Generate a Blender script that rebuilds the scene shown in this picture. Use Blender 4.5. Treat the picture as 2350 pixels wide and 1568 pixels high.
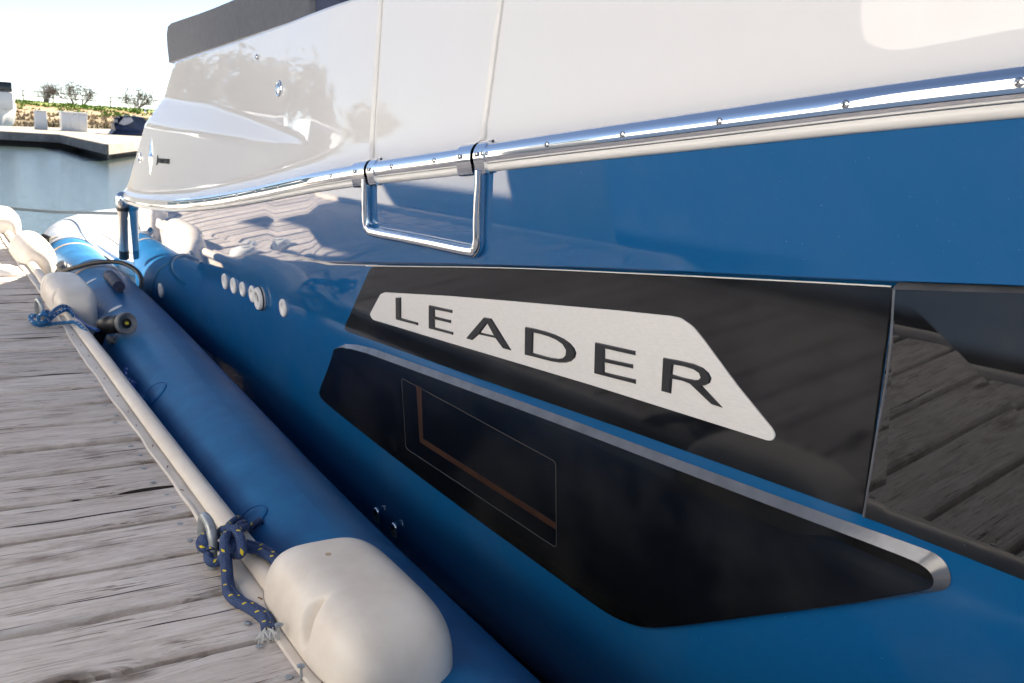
import bpy, bmesh, math, random
import numpy as np
from mathutils import Vector, Matrix, noise

random.seed(7)
for o in list(bpy.data.objects): bpy.data.objects.remove(o)
SC = bpy.context.scene
COL = SC.collection

# ------------------------------------------------------------------ camera
W, H, FPX = 2349.0, 1568.0, 2120.0          # photo measured at this size
CAMH = 0.9
ROLL = math.atan(0.068)
PITCH = math.radians(12.275)
YAW = math.radians(33.28)
C = Vector((0, 0, CAMH))
Fw = Vector((math.sin(YAW)*math.cos(PITCH), math.cos(YAW)*math.cos(PITCH), -math.sin(PITCH)))
R0 = Vector((math.cos(YAW), -math.sin(YAW), 0)); U0 = R0.cross(Fw)
Rt = math.cos(ROLL)*R0 + math.sin(ROLL)*U0
Up = math.cos(ROLL)*U0 - math.sin(ROLL)*R0
cam = bpy.data.cameras.new('camera'); camo = bpy.data.objects.new('camera', cam); COL.objects.link(camo)
cam.sensor_width = 36; cam.lens = 36*FPX/W; cam.clip_start = 0.05; cam.clip_end = 3000
camo.matrix_world = Matrix(((Rt.x, Up.x, -Fw.x, C.x), (Rt.y, Up.y, -Fw.y, C.y), (Rt.z, Up.z, -Fw.z, C.z), (0, 0, 0, 1)))
cam.dof.use_dof = True; cam.dof.focus_distance = 1.75; cam.dof.aperture_fstop = 13.0
SC.camera = camo

# ------------------------------------------------------------------ sky and sun
SUN_AZ, SUN_EL = math.radians(60), math.radians(34)     # azimuth from +y towards +x
world = bpy.data.worlds.new('World'); SC.world = world; world.use_nodes = True
wn = world.node_tree
for n in list(wn.nodes): wn.nodes.remove(n)
sky = wn.nodes.new('ShaderNodeTexSky'); sky.sky_type = 'NISHITA'; sky.sun_disc = False
sky.sun_elevation = SUN_EL; sky.sun_rotation = SUN_AZ
sky.air_density = 0.45; sky.dust_density = 0.15; sky.ozone_density = 1.0; sky.altitude = 0
bg = wn.nodes.new('ShaderNodeBackground'); bg.inputs[1].default_value = 0.054
wo = wn.nodes.new('ShaderNodeOutputWorld')
wn.links.new(sky.outputs[0], bg.inputs[0]); wn.links.new(bg.outputs[0], wo.inputs[0])
sl = bpy.data.lights.new('sun', 'SUN'); sl.energy = 5.0; sl.angle = math.radians(0.55); sl.color = (1, 0.94, 0.86)
so = bpy.data.objects.new('sun', sl); COL.objects.link(so)
SDIR = Vector((math.sin(SUN_AZ)*math.cos(SUN_EL), math.cos(SUN_AZ)*math.cos(SUN_EL), math.sin(SUN_EL)))
so.rotation_euler = SDIR.to_track_quat('Z', 'Y').to_euler(); so.location = (6, 6, 8)
SC.view_settings.view_transform = 'Standard'; SC.view_settings.look = 'None'
SC.view_settings.exposure = 2.4; SC.view_settings.gamma = 1.0
SC.view_settings.use_white_balance = True; SC.view_settings.white_balance_temperature = 7600; SC.view_settings.white_balance_tint = 10
SC.view_settings.use_curve_mapping = False

# ------------------------------------------------------------------ photo point -> place
def ray(x, y):
    x, y = float(x), float(y)
    return Fw + Rt*((x-W/2)/FPX) - Up*((y-H/2)/FPX)
def onz(p, z=0.0):
    d = ray(*p); return C + d*((z-CAMH)/d.z)
def onx(p, X):
    d = ray(*p); return C + d*(X/d.x)
def ony(p, Y):
    d = ray(*p); return C + d*(Y/d.y)

# ------------------------------------------------------------------ materials
MATS = {}
def nmat(name):
    m = bpy.data.materials.new(name); m.use_nodes = True
    nt = m.node_tree; b = nt.nodes['Principled BSDF']; MATS[name] = m
    return m, nt, b
def N(nt, t, **kw):
    n = nt.nodes.new(t)
    for k, v in kw.items():
        if k.startswith('i_'):
            key = k[2:]
            n.inputs[int(key) if key.isdigit() else key].default_value = v
        else: setattr(n, k, v)
    return n
def ramp(nt, stops, interp='LINEAR'):
    r = nt.nodes.new('ShaderNodeValToRGB'); r.color_ramp.interpolation = interp
    e = r.color_ramp.elements
    while len(e) < len(stops): e.new(0.5)
    for el, (p, c) in zip(e, stops):
        el.position = p; el.color = (*c, 1) if len(c) == 3 else c
    return r
def mix(nt, fac, a, b, mode='MIX'):
    m = nt.nodes.new('ShaderNodeMix'); m.data_type = 'RGBA'; m.blend_type = mode
    for sock, v in ((m.inputs[0], fac), (m.inputs[6], a), (m.inputs[7], b)):
        if hasattr(v, 'is_linked') or hasattr(v, 'links'): nt.links.new(v, sock)
        elif isinstance(v, (int, float)): sock.default_value = v
        else: sock.default_value = (*v, 1) if len(v) == 3 else v
    return m.outputs[2]
def coords(nt, scale=(1, 1, 1), kind='Object', rnd=False):
    tc = N(nt, 'ShaderNodeTexCoord'); mp = N(nt, 'ShaderNodeMapping'); mp.inputs['Scale'].default_value = scale
    src = tc.outputs[kind]
    if rnd:
        oi = N(nt, 'ShaderNodeObjectInfo'); mu = N(nt, 'ShaderNodeMath', operation='MULTIPLY', i_1=37.0)
        nt.links.new(oi.outputs['Random'], mu.inputs[0])
        ad = N(nt, 'ShaderNodeVectorMath', operation='ADD'); nt.links.new(src, ad.inputs[0]); nt.links.new(mu.outputs[0], ad.inputs[1])
        src = ad.outputs[0]
    nt.links.new(src, mp.inputs[0]); return mp.outputs[0]
def noise_t(nt, vec, scale, detail=4, rough=0.55, dist=0.0):
    n = N(nt, 'ShaderNodeTexNoise', i_Scale=scale, i_Detail=detail, i_Roughness=rough, i_Distortion=dist)
    nt.links.new(vec, n.inputs['Vector']); return n.outputs['Fac']
def bump(nt, b, height, strength=0.3, dist=0.002, prev=None):
    bp = N(nt, 'ShaderNodeBump', i_Strength=strength, i_Distance=dist)
    nt.links.new(height, bp.inputs['Height'])
    if prev: nt.links.new(prev, bp.inputs['Normal'])
    nt.links.new(bp.outputs[0], b.inputs['Normal']); return bp.outputs[0]
def simple(name, col, rough=0.5, metal=0.0, ior=1.5, var=0.0, vscale=6.0, bumps=None, spec=None):
    m, nt, b = nmat(name)
    b.inputs['Base Color'].default_value = (*col, 1); b.inputs['Roughness'].default_value = rough
    b.inputs['Metallic'].default_value = metal; b.inputs['IOR'].default_value = ior
    v = coords(nt)
    if var:
        f = noise_t(nt, v, vscale, 5)
        r = ramp(nt, [(0.3, tuple(c*(1-var) for c in col)), (0.7, tuple(min(1, c*(1+var*0.6)) for c in col))])
        nt.links.new(f, r.inputs[0]); nt.links.new(r.outputs[0], b.inputs['Base Color'])
    if bumps:
        sc, st, ds = bumps
        bump(nt, b, noise_t(nt, v, sc, 3), st, ds)
    return m

def make_materials():
    # gelcoats: glossy, with faint orange peel and a few dust specks
    def gel(name, col, rough, ior, specks, peel=0.012):
        m, nt, b = nmat(name)
        b.inputs['Roughness'].default_value = rough; b.inputs['IOR'].default_value = ior
        v = coords(nt)
        sp = noise_t(nt, v, 260, 2, 0.5); r = ramp(nt, [(0.745, (0, 0, 0)), (0.775, (1, 1, 1))]); nt.links.new(sp, r.inputs[0])
        big = noise_t(nt, v, 5, 4); r2 = ramp(nt, [(0.42, (0, 0, 0)), (0.7, (1, 1, 1))]); nt.links.new(big, r2.inputs[0])
        k = mix(nt, 1.0, r.outputs[0], r2.outputs[0], 'MULTIPLY')
        c = mix(nt, k, col, specks)
        dust = noise_t(nt, v, 2.2, 6, 0.7); r3 = ramp(nt, [(0.45, (0, 0, 0)), (0.8, (0.10, 0.10, 0.10))]); nt.links.new(dust, r3.inputs[0])
        c = mix(nt, r3.outputs[0], c, tuple(0.5*x+0.22 for x in col))
        nt.links.new(c, b.inputs['Base Color'])
        n1 = bump(nt, b, noise_t(nt, v, 420, 2), peel, 0.0006)
        bump(nt, b, noise_t(nt, v, 2.2, 1), 0.03, 0.006, n1)
        return m
    gel('blue_gelcoat', (0.0, 0.098, 0.275), 0.008, 1.72, (0.35, 0.42, 0.5))
    gel('white_gelcoat', (0.77, 0.76, 0.745), 0.012, 1.6, (0.62, 0.6, 0.57), 0.006)
    gel('black_glass', (0.0045, 0.0047, 0.005), 0.008, 1.5, (0.10, 0.11, 0.12), 0.006)
    gel('mirror_glass', (0.006, 0.006, 0.006), 0.008, 2.0, (0.10, 0.11, 0.12), 0.004)
    gel('panel_black', (0.007, 0.0075, 0.009), 0.06, 1.65, (0.12, 0.12, 0.12), 0.03)
    gel('navy_gelcoat', (0.03, 0.05, 0.09), 0.06, 1.5, (0.1, 0.1, 0.1))
    # silver name plate
    m, nt, b = nmat('silver_plate')
    v = coords(nt, (1, 2, 14)); f = noise_t(nt, v, 30, 5)
    r = ramp(nt, [(0.3, (0.70, 0.69, 0.675)), (0.7, (0.78, 0.77, 0.755))]); nt.links.new(f, r.inputs[0]); nt.links.new(r.outputs[0], b.inputs['Base Color'])
    b.inputs['Roughness'].default_value = 0.12; b.inputs['IOR'].default_value = 1.7
    simple('letter_black', (0.022, 0.023, 0.026), 0.28, 0.0, 1.6, 0.3, 60)
    simple('trim_grey', (0.17, 0.18, 0.20), 0.14, 0.3, 1.5, 0.22, 20, (90, 0.15, 0.001))
    simple('chrome', (0.84, 0.86, 0.89), 0.045, 1.0)
    simple('post_steel', (0.35, 0.35, 0.36), 0.28, 0.6)
    simple('steel', (0.62, 0.63, 0.65), 0.22, 1.0, var=0.15)
    simple('galvanised', (0.42, 0.45, 0.46), 0.42, 0.65, var=0.3, vscale=50, bumps=(120, 0.25, 0.001))
    simple('rust', (0.22, 0.085, 0.03), 0.85, var=0.4, vscale=120)
    simple('pvc_white', (0.78, 0.77, 0.74), 0.3, var=0.06)
    simple('white_plastic', (0.78, 0.78, 0.77), 0.38, var=0.05)
    simple('black_rubber', (0.012, 0.012, 0.014), 0.45, var=0.3, vscale=30)
    simple('grey_rubber', (0.17, 0.18, 0.19), 0.5, var=0.2, vscale=40)
    simple('yellow', (0.75, 0.62, 0.06), 0.5)
    simple('brown_wood', (0.045, 0.019, 0.011), 0.4, var=0.3, vscale=18)
    simple('tan_insert', (0.50, 0.37, 0.24), 0.6, var=0.15, vscale=12)
    simple('fabric_grey', (0.115, 0.12, 0.135), 0.8, var=0.12, vscale=30, bumps=(380, 0.3, 0.001))
    simple('fabric_navy', (0.02, 0.032, 0.075), 0.7, var=0.25, vscale=30)
    simple('teak_grey', (0.33, 0.34, 0.36), 0.7, var=0.15, vscale=20)
    simple('tarp_blue', (0.02, 0.04, 0.10), 0.45, var=0.4, vscale=5)
    simple('tarp_pale', (0.40, 0.42, 0.48), 0.5, var=0.2, vscale=5)
    simple('hose_grey', (0.34, 0.33, 0.30), 0.35, var=0.2, vscale=60, bumps=(200, 0.5, 0.002))
    simple('far_timber', (0.25, 0.23, 0.215), 0.8, var=0.35, vscale=3)
    simple('dock_concrete', (0.25, 0.235, 0.215), 0.85, var=0.2, vscale=3, bumps=(30, 0.3, 0.004))
    simple('dock_timber', (0.20, 0.17, 0.15), 0.8, var=0.4, vscale=6)
    simple('float_dark', (0.03, 0.032, 0.035), 0.6, var=0.4, vscale=6)
    simple('asphalt', (0.18, 0.175, 0.17), 0.9)
    simple('mud', (0.20, 0.135, 0.09), 0.95, var=0.3, vscale=1.0)
    simple('bark', (0.10, 0.075, 0.06), 0.9, var=0.3)
    simple('twig', (0.17, 0.14, 0.125), 0.9, var=0.3)
    for nm, c in (('leaf_dark', (0.035, 0.05, 0.02)), ('leaf_mid', (0.06, 0.07, 0.03)), ('leaf_bush', (0.085, 0.085, 0.06)), ('reed', (0.16, 0.13, 0.06))):
        m = simple(nm, c, 0.7, var=0.45, vscale=3)
    # inflatable tube fabric
    m, nt, b = nmat('tube_fabric')
    v = coords(nt)
    f = noise_t(nt, v, 7, 6, 0.6); r = ramp(nt, [(0.3, (0.0, 0.088, 0.245)), (0.55, (0.0, 0.116, 0.30)), (0.78, (0.016, 0.165, 0.38))])
    nt.links.new(f, r.inputs[0])
    d = noise_t(nt, v, 160, 3, 0.6); rd = ramp(nt, [(0.66, (0, 0, 0)), (0.74, (0.4, 0.4, 0.4))]); nt.links.new(d, rd.inputs[0])
    d2 = noise_t(nt, v, 3.5, 3); rd2 = ramp(nt, [(0.48, (0, 0, 0)), (0.66, (1, 1, 1))]); nt.links.new(d2, rd2.inputs[0])
    k = mix(nt, 1.0, rd.outputs[0], rd2.outputs[0], 'MULTIPLY')
    nt.links.new(mix(nt, k, r.outputs[0], (0.25, 0.36, 0.55)), b.inputs['Base Color'])
    b.inputs['Roughness'].default_value = 0.42; b.inputs['IOR'].default_value = 1.5
    b.inputs['Specular IOR Level'].default_value = 0.25
    uv = N(nt, 'ShaderNodeUVMap'); sep = N(nt, 'ShaderNodeSeparateXYZ'); nt.links.new(uv.outputs[0], sep.inputs[0])
    def sinw(sock, k):
        a = N(nt, 'ShaderNodeMath', operation='MULTIPLY', i_1=k); nt.links.new(sock, a.inputs[0])
        s = N(nt, 'ShaderNodeMath', operation='SINE'); nt.links.new(a.outputs[0], s.inputs[0]); return s.outputs[0]
    s1 = sinw(sep.outputs[1], 2*math.pi/0.0022)
    s2 = sinw(sep.outputs[0], 2*math.pi/0.0022)
    mm = N(nt, 'ShaderNodeMath', operation='MULTIPLY'); nt.links.new(s1, mm.inputs[0]); nt.links.new(s2, mm.inputs[1])
    n1 = bump(nt, b, mm.outputs[0], 0.12, 0.0008)
    bump(nt, b, noise_t(nt, v, 9, 3), 0.25, 0.006, n1)
    simple('tube_silver', (0.34, 0.37, 0.42), 0.35, var=0.25, vscale=9, bumps=(14, 0.3, 0.008))
    simple('tube_patch', (0.001, 0.07, 0.25), 0.6, var=0.1, ior=1.25)
    # cream vinyl bumper
    m, nt, b = nmat('vinyl_cream')
    v = coords(nt); f = noise_t(nt, v, 5, 6, 0.6); r = ramp(nt, [(0.25, (0.66, 0.57, 0.49)), (0.5, (0.76, 0.685, 0.60)), (0.75, (0.80, 0.745, 0.67))]); nt.links.new(f, r.inputs[0])
    g = noise_t(nt, coords(nt, (1, 0.5, 1)), 26, 6, 0.75); rg = ramp(nt, [(0.60, (0, 0, 0)), (0.78, (0.55, 0.55, 0.55))]); nt.links.new(g, rg.inputs[0])
    nt.links.new(mix(nt, rg.outputs[0], r.outputs[0], (0.36, 0.30, 0.25)), b.inputs['Base Color'])
    b.inputs['Roughness'].default_value = 0.48
    bump(nt, b, noise_t(nt, v, 60, 4), 0.12, 0.002)
    # moulded fender plastic
    m, nt, b = nmat('fender_plastic')
    v = coords(nt); f = noise_t(nt, v, 9, 6, 0.62); r = ramp(nt, [(0.25, (0.68, 0.60, 0.52)), (0.5, (0.77, 0.705, 0.625)), (0.75, (0.81, 0.76, 0.69))]); nt.links.new(f, r.inputs[0])
    g = noise_t(nt, coords(nt, (1.2, 1.2, 0.35)), 34, 7, 0.8, 1.5); rg = ramp(nt, [(0.615, (0, 0, 0)), (0.74, (0.7, 0.7, 0.7))]); nt.links.new(g, rg.inputs[0])
    g2 = noise_t(nt, v, 4, 3); rg2 = ramp(nt, [(0.48, (0, 0, 0)), (0.62, (1, 1, 1))]); nt.links.new(g2, rg2.inputs[0])
    k = mix(nt, 1.0, rg.outputs[0], rg2.outputs[0], 'MULTIPLY')
    nt.links.new(mix(nt, k, r.outputs[0], (0.42, 0.36, 0.30)), b.inputs['Base Color'])
    b.inputs['Roughness'].default_value = 0.45; b.inputs['Subsurface Weight'].default_value = 0.0
    bump(nt, b, noise_t(nt, v, 150, 3), 0.06, 0.001)
    # ropes, braided along UV
    def rope(name, base, alt, fleck, fr, per, pairs, altlen):
        m, nt, b = nmat(name)
        uv = N(nt, 'ShaderNodeUVMap'); sep = N(nt, 'ShaderNodeSeparateXYZ'); nt.links.new(uv.outputs[0], sep.inputs[0])
        def M(op, a, c=None):
            n = N(nt, 'ShaderNodeMath', operation=op)
            for i, x in enumerate((a, c)):
                if x is None: continue
                if isinstance(x, (int, float)): n.inputs[i].default_value = x
                else: nt.links.new(x, n.inputs[i])
            return n.outputs[0]
        u, vv = sep.outputs[0], sep.outputs[1]
        a = M('MULTIPLY', u, 8.0); c = M('DIVIDE', vv, per)
        p = M('FRACT', M('ADD', a, c)); q = M('FRACT', M('SUBTRACT', a, c))
        tri = lambda s: M('ABSOLUTE', M('SUBTRACT', s, 0.5))
        hgt = M('ADD', M('MAXIMUM', M('SUBTRACT', 0.5, tri(p)), M('SUBTRACT', 0.5, tri(q))), 0.0)
        gap = M('MULTIPLY', M('GREATER_THAN', tri(p), 0.40), 1.0)
        gap2 = M('MULTIPLY', M('GREATER_THAN', tri(q), 0.40), 1.0)
        dark = M('MULTIPLY', M('MAXIMUM', gap, gap2), 0.55)
        col = mix(nt, dark, base, tuple(x*0.30 for x in base))
        # flecks: fixed spots round the rope
        fu = M('FRACT', M('MULTIPLY', u, pairs)); fv = M('FRACT', M('ADD', M('DIVIDE', vv, fr), M('MULTIPLY', u, 0.7)))
        fl = M('MULTIPLY', M('LESS_THAN', fu, 0.34), M('LESS_THAN', fv, altlen))
        col = mix(nt, fl, col, fleck)
        nt.links.new(col, b.inputs['Base Color']); b.inputs['Roughness'].default_value = 0.75
        bump(nt, b, hgt, 0.9, 0.0025)
        return m
    rope('rope_navy', (0.036, 0.075, 0.19), None, (0.75, 0.58, 0.03), 0.042, 0.0075, 3, 0.11)
    rope('rope_blue', (0.008, 0.17, 0.42), None, (0.55, 0.62, 0.68), 0.032, 0.009, 3, 0.30)
    rope('rope_royal', (0.010, 0.09, 0.36), None, (0.55, 0.65, 0.7), 0.022, 0.008, 3, 0.22)
    rope('rope_grey', (0.10, 0.14, 0.18), None, (0.16, 0.2, 0.24), 0.05, 0.012, 2, 0.3)
    simple('frayed', (0.72, 0.72, 0.70), 0.8)
    # weathered planks, grain along local x
    m, nt, b = nmat('weathered_plank')
    tc = N(nt, 'ShaderNodeTexCoord'); oi = N(nt, 'ShaderNodeObjectInfo')
    mu = N(nt, 'ShaderNodeMath', operation='MULTIPLY', i_1=53.0); nt.links.new(oi.outputs['Random'], mu.inputs[0])
    cx = N(nt, 'ShaderNodeCombineXYZ'); nt.links.new(mu.outputs[0], cx.inputs[0]); nt.links.new(mu.outputs[0], cx.inputs[1])
    ad = N(nt, 'ShaderNodeVectorMath', operation='ADD'); nt.links.new(tc.outputs['Object'], ad.inputs[0]); nt.links.new(cx.outputs[0], ad.inputs[1])
    def mp(src, s):
        n = N(nt, 'ShaderNodeMapping'); n.inputs['Scale'].default_value = s; nt.links.new(src, n.inputs[0]); return n.outputs[0]
    # knots bend the grain
    kv = N(nt, 'ShaderNodeTexVoronoi', i_Scale=1.0); kv.feature = 'F1'; nt.links.new(mp(ad.outputs[0], (1.9, 6.0, 1)), kv.inputs['Vector'])
    kd = ramp(nt, [(0.0, (1, 1, 1)), (0.30, (0, 0, 0))]); nt.links.new(kv.outputs['Distance'], kd.inputs[0])
    kdm = N(nt, 'ShaderNodeMath', operation='MULTIPLY', i_1=0.03); nt.links.new(kd.outputs[0], kdm.inputs[0])
    cy = N(nt, 'ShaderNodeCombineXYZ'); nt.links.new(kdm.outputs[0], cy.inputs[1])
    ad2 = N(nt, 'ShaderNodeVectorMath', operation='ADD'); nt.links.new(ad.outputs[0], ad2.inputs[0]); nt.links.new(cy.outputs[0], ad2.inputs[1])
    wv = noise_t(nt, mp(ad.outputs[0], (2.0, 6, 2)), 1.0, 2); wm = N(nt, 'ShaderNodeMath', operation='MULTIPLY', i_1=0.045); nt.links.new(wv, wm.inputs[0])
    cz = N(nt, 'ShaderNodeCombineXYZ'); nt.links.new(wm.outputs[0], cz.inputs[1])
    ad3 = N(nt, 'ShaderNodeVectorMath', operation='ADD'); nt.links.new(ad2.outputs[0], ad3.inputs[0]); nt.links.new(cz.outputs[0], ad3.inputs[1])
    g = ad3.outputs[0]
    broad = noise_t(nt, mp(g, (5.5, 26, 4)), 1.0, 8, 0.74)
    fine = noise_t(nt, mp(g, (6, 170, 40)), 1.0, 5, 0.7)
    crack = noise_t(nt, mp(g, (1.3, 62, 10)), 1.0, 3, 0.5)
    patch = noise_t(nt, mp(ad.outputs[0], (5, 13, 3)), 1.0, 5, 0.62)
    stain = noise_t(nt, mp(ad.outputs[0], (3.4, 9, 3)), 1.0, 6, 0.66)
    bleach = noise_t(nt, mp(g, (6.0, 55, 5)), 1.0, 5, 0.65)
    rb = ramp(nt, [(0.32, (0.42, 0.37, 0.34)), (0.45, (0.56, 0.505, 0.47)), (0.57, (0.64, 0.59, 0.555)), (0.70, (0.70, 0.655, 0.62))]); nt.links.new(broad, rb.inputs[0])
    rbl = ramp(nt, [(0.56, (0, 0, 0)), (0.62, (0.6, 0.6, 0.6))]); nt.links.new(bleach, rbl.inputs[0])
    col = mix(nt, rbl.outputs[0], rb.outputs[0], (0.66, 0.635, 0.61))
    rs = ramp(nt, [(0.56, (0, 0, 0)), (0.72, (0.75, 0.75, 0.75))]); nt.links.new(stain, rs.inputs[0])
    col = mix(nt, rs.outputs[0], col, (0.20, 0.145, 0.115))
    rp = ramp(nt, [(0.38, (0, 0, 0)), (0.60, (1, 1, 1))]); nt.links.new(patch, rp.inputs[0])
    rf = ramp(nt, [(0.395, (0.34, 0.31, 0.30)), (0.455, (1, 1, 1))]); nt.links.new(fine, rf.inputs[0])
    fm = N(nt, 'ShaderNodeMath', operation='MULTIPLY_ADD', i_1=0.5, i_2=0.1); nt.links.new(rp.outputs[0], fm.inputs[0])
    col = mix(nt, fm.outputs[0], col, rf.outputs[0], 'MULTIPLY')
    dk = noise_t(nt, mp(g, (7.5, 120, 10)), 1.0, 4, 0.6); rdk = ramp(nt, [(0.575, (0, 0, 0)), (0.605, (0.9, 0.9, 0.9))]); nt.links.new(dk, rdk.inputs[0])
    pm2 = noise_t(nt, mp(ad.outputs[0], (2.6, 8, 3)), 1.3, 4, 0.6); rpm = ramp(nt, [(0.45, (0.12, 0.12, 0.12)), (0.62, (1, 1, 1))]); nt.links.new(pm2, rpm.inputs[0])
    col = mix(nt, mix(nt, 1.0, rdk.outputs[0], rpm.outputs[0], 'MULTIPLY'), col, (0.13, 0.09, 0.07))
    rc = ramp(nt, [(0.33, (1, 1, 1)), (0.355, (0, 0, 0))]); nt.links.new(crack, rc.inputs[0])
    col = mix(nt, rc.outputs[0], col, (0.035, 0.028, 0.025))
    rk = ramp(nt, [(0.0, (1, 1, 1)), (0.07, (0.7, 0.7, 0.7)), (0.12, (0, 0, 0))]); nt.links.new(kv.outputs['Distance'], rk.inputs[0])
    kn = noise_t(nt, mp(ad.outputs[0], (60, 130, 60)), 1.0, 4); rkn = ramp(nt, [(0.35, (0.03, 0.024, 0.02)), (0.65, (0.17, 0.125, 0.09))]); nt.links.new(kn, rkn.inputs[0])
    col = mix(nt, rk.outputs[0], col, rkn.outputs[0])
    hs = N(nt, 'ShaderNodeHueSaturation'); nt.links.new(col, hs.inputs['Color'])
    vm = N(nt, 'ShaderNodeMapRange', i_3=0.92, i_4=1.10); nt.links.new(oi.outputs['Random'], vm.inputs[0]); nt.links.new(vm.outputs[0], hs.inputs['Value'])
    nt.links.new(hs.outputs[0], b.inputs['Base Color']); b.inputs['Roughness'].default_value = 0.82
    b.inputs['Specular IOR Level'].default_value = 0.3
    n1 = bump(nt, b, fine, 0.45, 0.003)
    rci = ramp(nt, [(0.28, (0, 0, 0)), (0.35, (1, 1, 1))]); nt.links.new(crack, rci.inputs[0])
    n2 = bump(nt, b, rci.outputs[0], 0.8, 0.006, n1)
    bump(nt, b, broad, 0.4, 0.006, n2)
    # water
    m, nt, b = nmat('water')
    b.inputs['Base Color'].default_value = (0.05, 0.075, 0.075, 1); b.inputs['Roughness'].default_value = 0.03; b.inputs['IOR'].default_value = 1.33
    v = coords(nt); n1 = bump(nt, b, noise_t(nt, coords(nt, (1.0, 2.2, 1)), 2.6, 4, 0.6), 0.16, 0.10)
    bump(nt, b, noise_t(nt, coords(nt, (1.2, 3.0, 1)), 11, 3, 0.6), 0.16, 0.03, n1)
    # dike ground
    m, nt, b = nmat('dike_ground')
    tc = N(nt, 'ShaderNodeTexCoord'); sep = N(nt, 'ShaderNodeSeparateXYZ'); nt.links.new(tc.outputs['Object'], sep.inputs[0])
    nz = noise_t(nt, coords(nt, (0.25, 0.6, 1)), 1.0, 6, 0.65)
    zz = N(nt, 'ShaderNodeMath', operation='MULTIPLY_ADD', i_1=0.9, i_2=-0.45); nt.links.new(nz, zz.inputs[0])
    ad = N(nt, 'ShaderNodeMath', operation='ADD'); nt.links.new(sep.outputs[2], ad.inputs[0]); nt.links.new(zz.outputs[0], ad.inputs[1])
    mr = N(nt, 'ShaderNodeMapRange', i_1=-0.7, i_2=1.9); nt.links.new(ad.outputs[0], mr.inputs[0])
    r = ramp(nt, [(0.0, (0.12, 0.10, 0.06)), (0.22, (0.15, 0.125, 0.07)), (0.34, (0.30, 0.235, 0.16)), (0.55, (0.32, 0.235, 0.15)), (0.62, (0.26, 0.13, 0.06)), (0.70, (0.15, 0.20, 0.03)), (0.92, (0.13, 0.19, 0.03))])
    nt.links.new(mr.outputs[0], r.inputs[0])
    f2 = noise_t(nt, v if False else coords(nt), 9, 6, 0.7); r2 = ramp(nt, [(0.25, (0.5, 0.5, 0.5)), (0.7, (1.2, 1.2, 1.2))]); nt.links.new(f2, r2.inputs[0])
    nt.links.new(mix(nt, 0.8, r.outputs[0], r2.outputs[0], 'MULTIPLY'), b.inputs['Base Color']); b.inputs['Roughness'].default_value = 0.95
    simple('grass_blade', (0.13, 0.23, 0.03), 0.8, var=0.3, vscale=1.0)
    simple('dry_grass', (0.33, 0.26, 0.17), 0.9, var=0.3, vscale=1.0)
    simple('gel_plain', (0.78, 0.78, 0.77), 0.15)
    simple('dark_glass', (0.02, 0.025, 0.03), 0.05)
make_materials()

# ------------------------------------------------------------------ object helpers
WLOC = {}
def link(o, parent=None, loc=None):
    COL.objects.link(o)
    WLOC[o.name] = Vector(loc) if loc is not None else Vector((0, 0, 0))
    o.location = WLOC[o.name]
    if parent is not None:
        o.parent = parent
        o.matrix_parent_inverse = Matrix.Translation(-WLOC[parent.name])
    return o
def thing(name, label, cat, loc=(0, 0, 0), group=None):
    o = bpy.data.objects.new(name, None); o.empty_display_size = 0.1; link(o, None, loc)
    o['label'] = label; o['category'] = cat
    if group: o['group'] = group
    return o
def tag(o, label=None, cat=None, group=None, kind=None):
    if label: o['label'] = label
    if cat: o['category'] = cat
    if group: o['group'] = group
    if kind: o['kind'] = kind
    return o
def mesh(name, verts, faces, mat, parent=None, smooth=False, sharp=None, uvs=None, center=True, fix=False):
    V = [Vector(v) for v in verts]
    c = Vector((0, 0, 0))
    if center and V:
        lo = Vector([min(v[i] for v in V) for i in range(3)]); hi = Vector([max(v[i] for v in V) for i in range(3)])
        c = (lo+hi)/2
    me = bpy.data.meshes.new(name)
    me.from_pydata([tuple(v-c) for v in V], [], faces)
    if uvs:
        l = me.uv_layers.new(name='UVMap')
        for lp in me.loops: l.data[lp.index].uv = uvs[lp.vertex_index]
    if fix:
        bm = bmesh.new(); bm.from_mesh(me); bmesh.ops.recalc_face_normals(bm, faces=bm.faces); bm.to_mesh(me); bm.free()
    me.materials.append(MATS[mat] if isinstance(mat, str) else mat)
    if smooth:
        me.polygons.foreach_set('use_smooth', [True]*len(me.polygons))
        if sharp: me.set_sharp_from_angle(angle=math.radians(sharp))
    me.update()
    o = bpy.data.objects.new(name, me)
    return link(o, parent, c)
def frombm(name, bm, mat, parent=None, smooth=False, sharp=None):
    bmesh.ops.recalc_face_normals(bm, faces=bm.faces)
    bm.verts.index_update()
    V = [v.co.copy() for v in bm.verts]; Fc = [[v.index for v in f.verts] for f in bm.faces]; bm.free()
    return mesh(name, V, Fc, mat, parent, smooth, sharp)
def grid_faces(nu, nv, wrap_u=False, wrap_v=False):
    F = []
    for i in range(nu if wrap_u else nu-1):
        for j in range(nv if wrap_v else nv-1):
            a = i*nv+j; b = i*nv+(j+1) % nv; c = ((i+1) % nu)*nv+(j+1) % nv; d = ((i+1) % nu)*nv+j
            F.append((a, b, c, d))
    return F
def catmull(pts, n=8):
    P = [Vector(p) for p in pts]; P = [P[0]*2-P[1]]+P+[P[-1]*2-P[-2]]; out = []
    for i in range(1, len(P)-2):
        for k in range(n):
            t = k/n; a, b, c, d = P[i-1:i+3]
            out.append(0.5*((2*b)+(c-a)*t+(2*a-5*b+4*c-d)*t*t+(3*b-3*c+d-a)*t**3))
    out.append(P[-2]); return out
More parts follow.
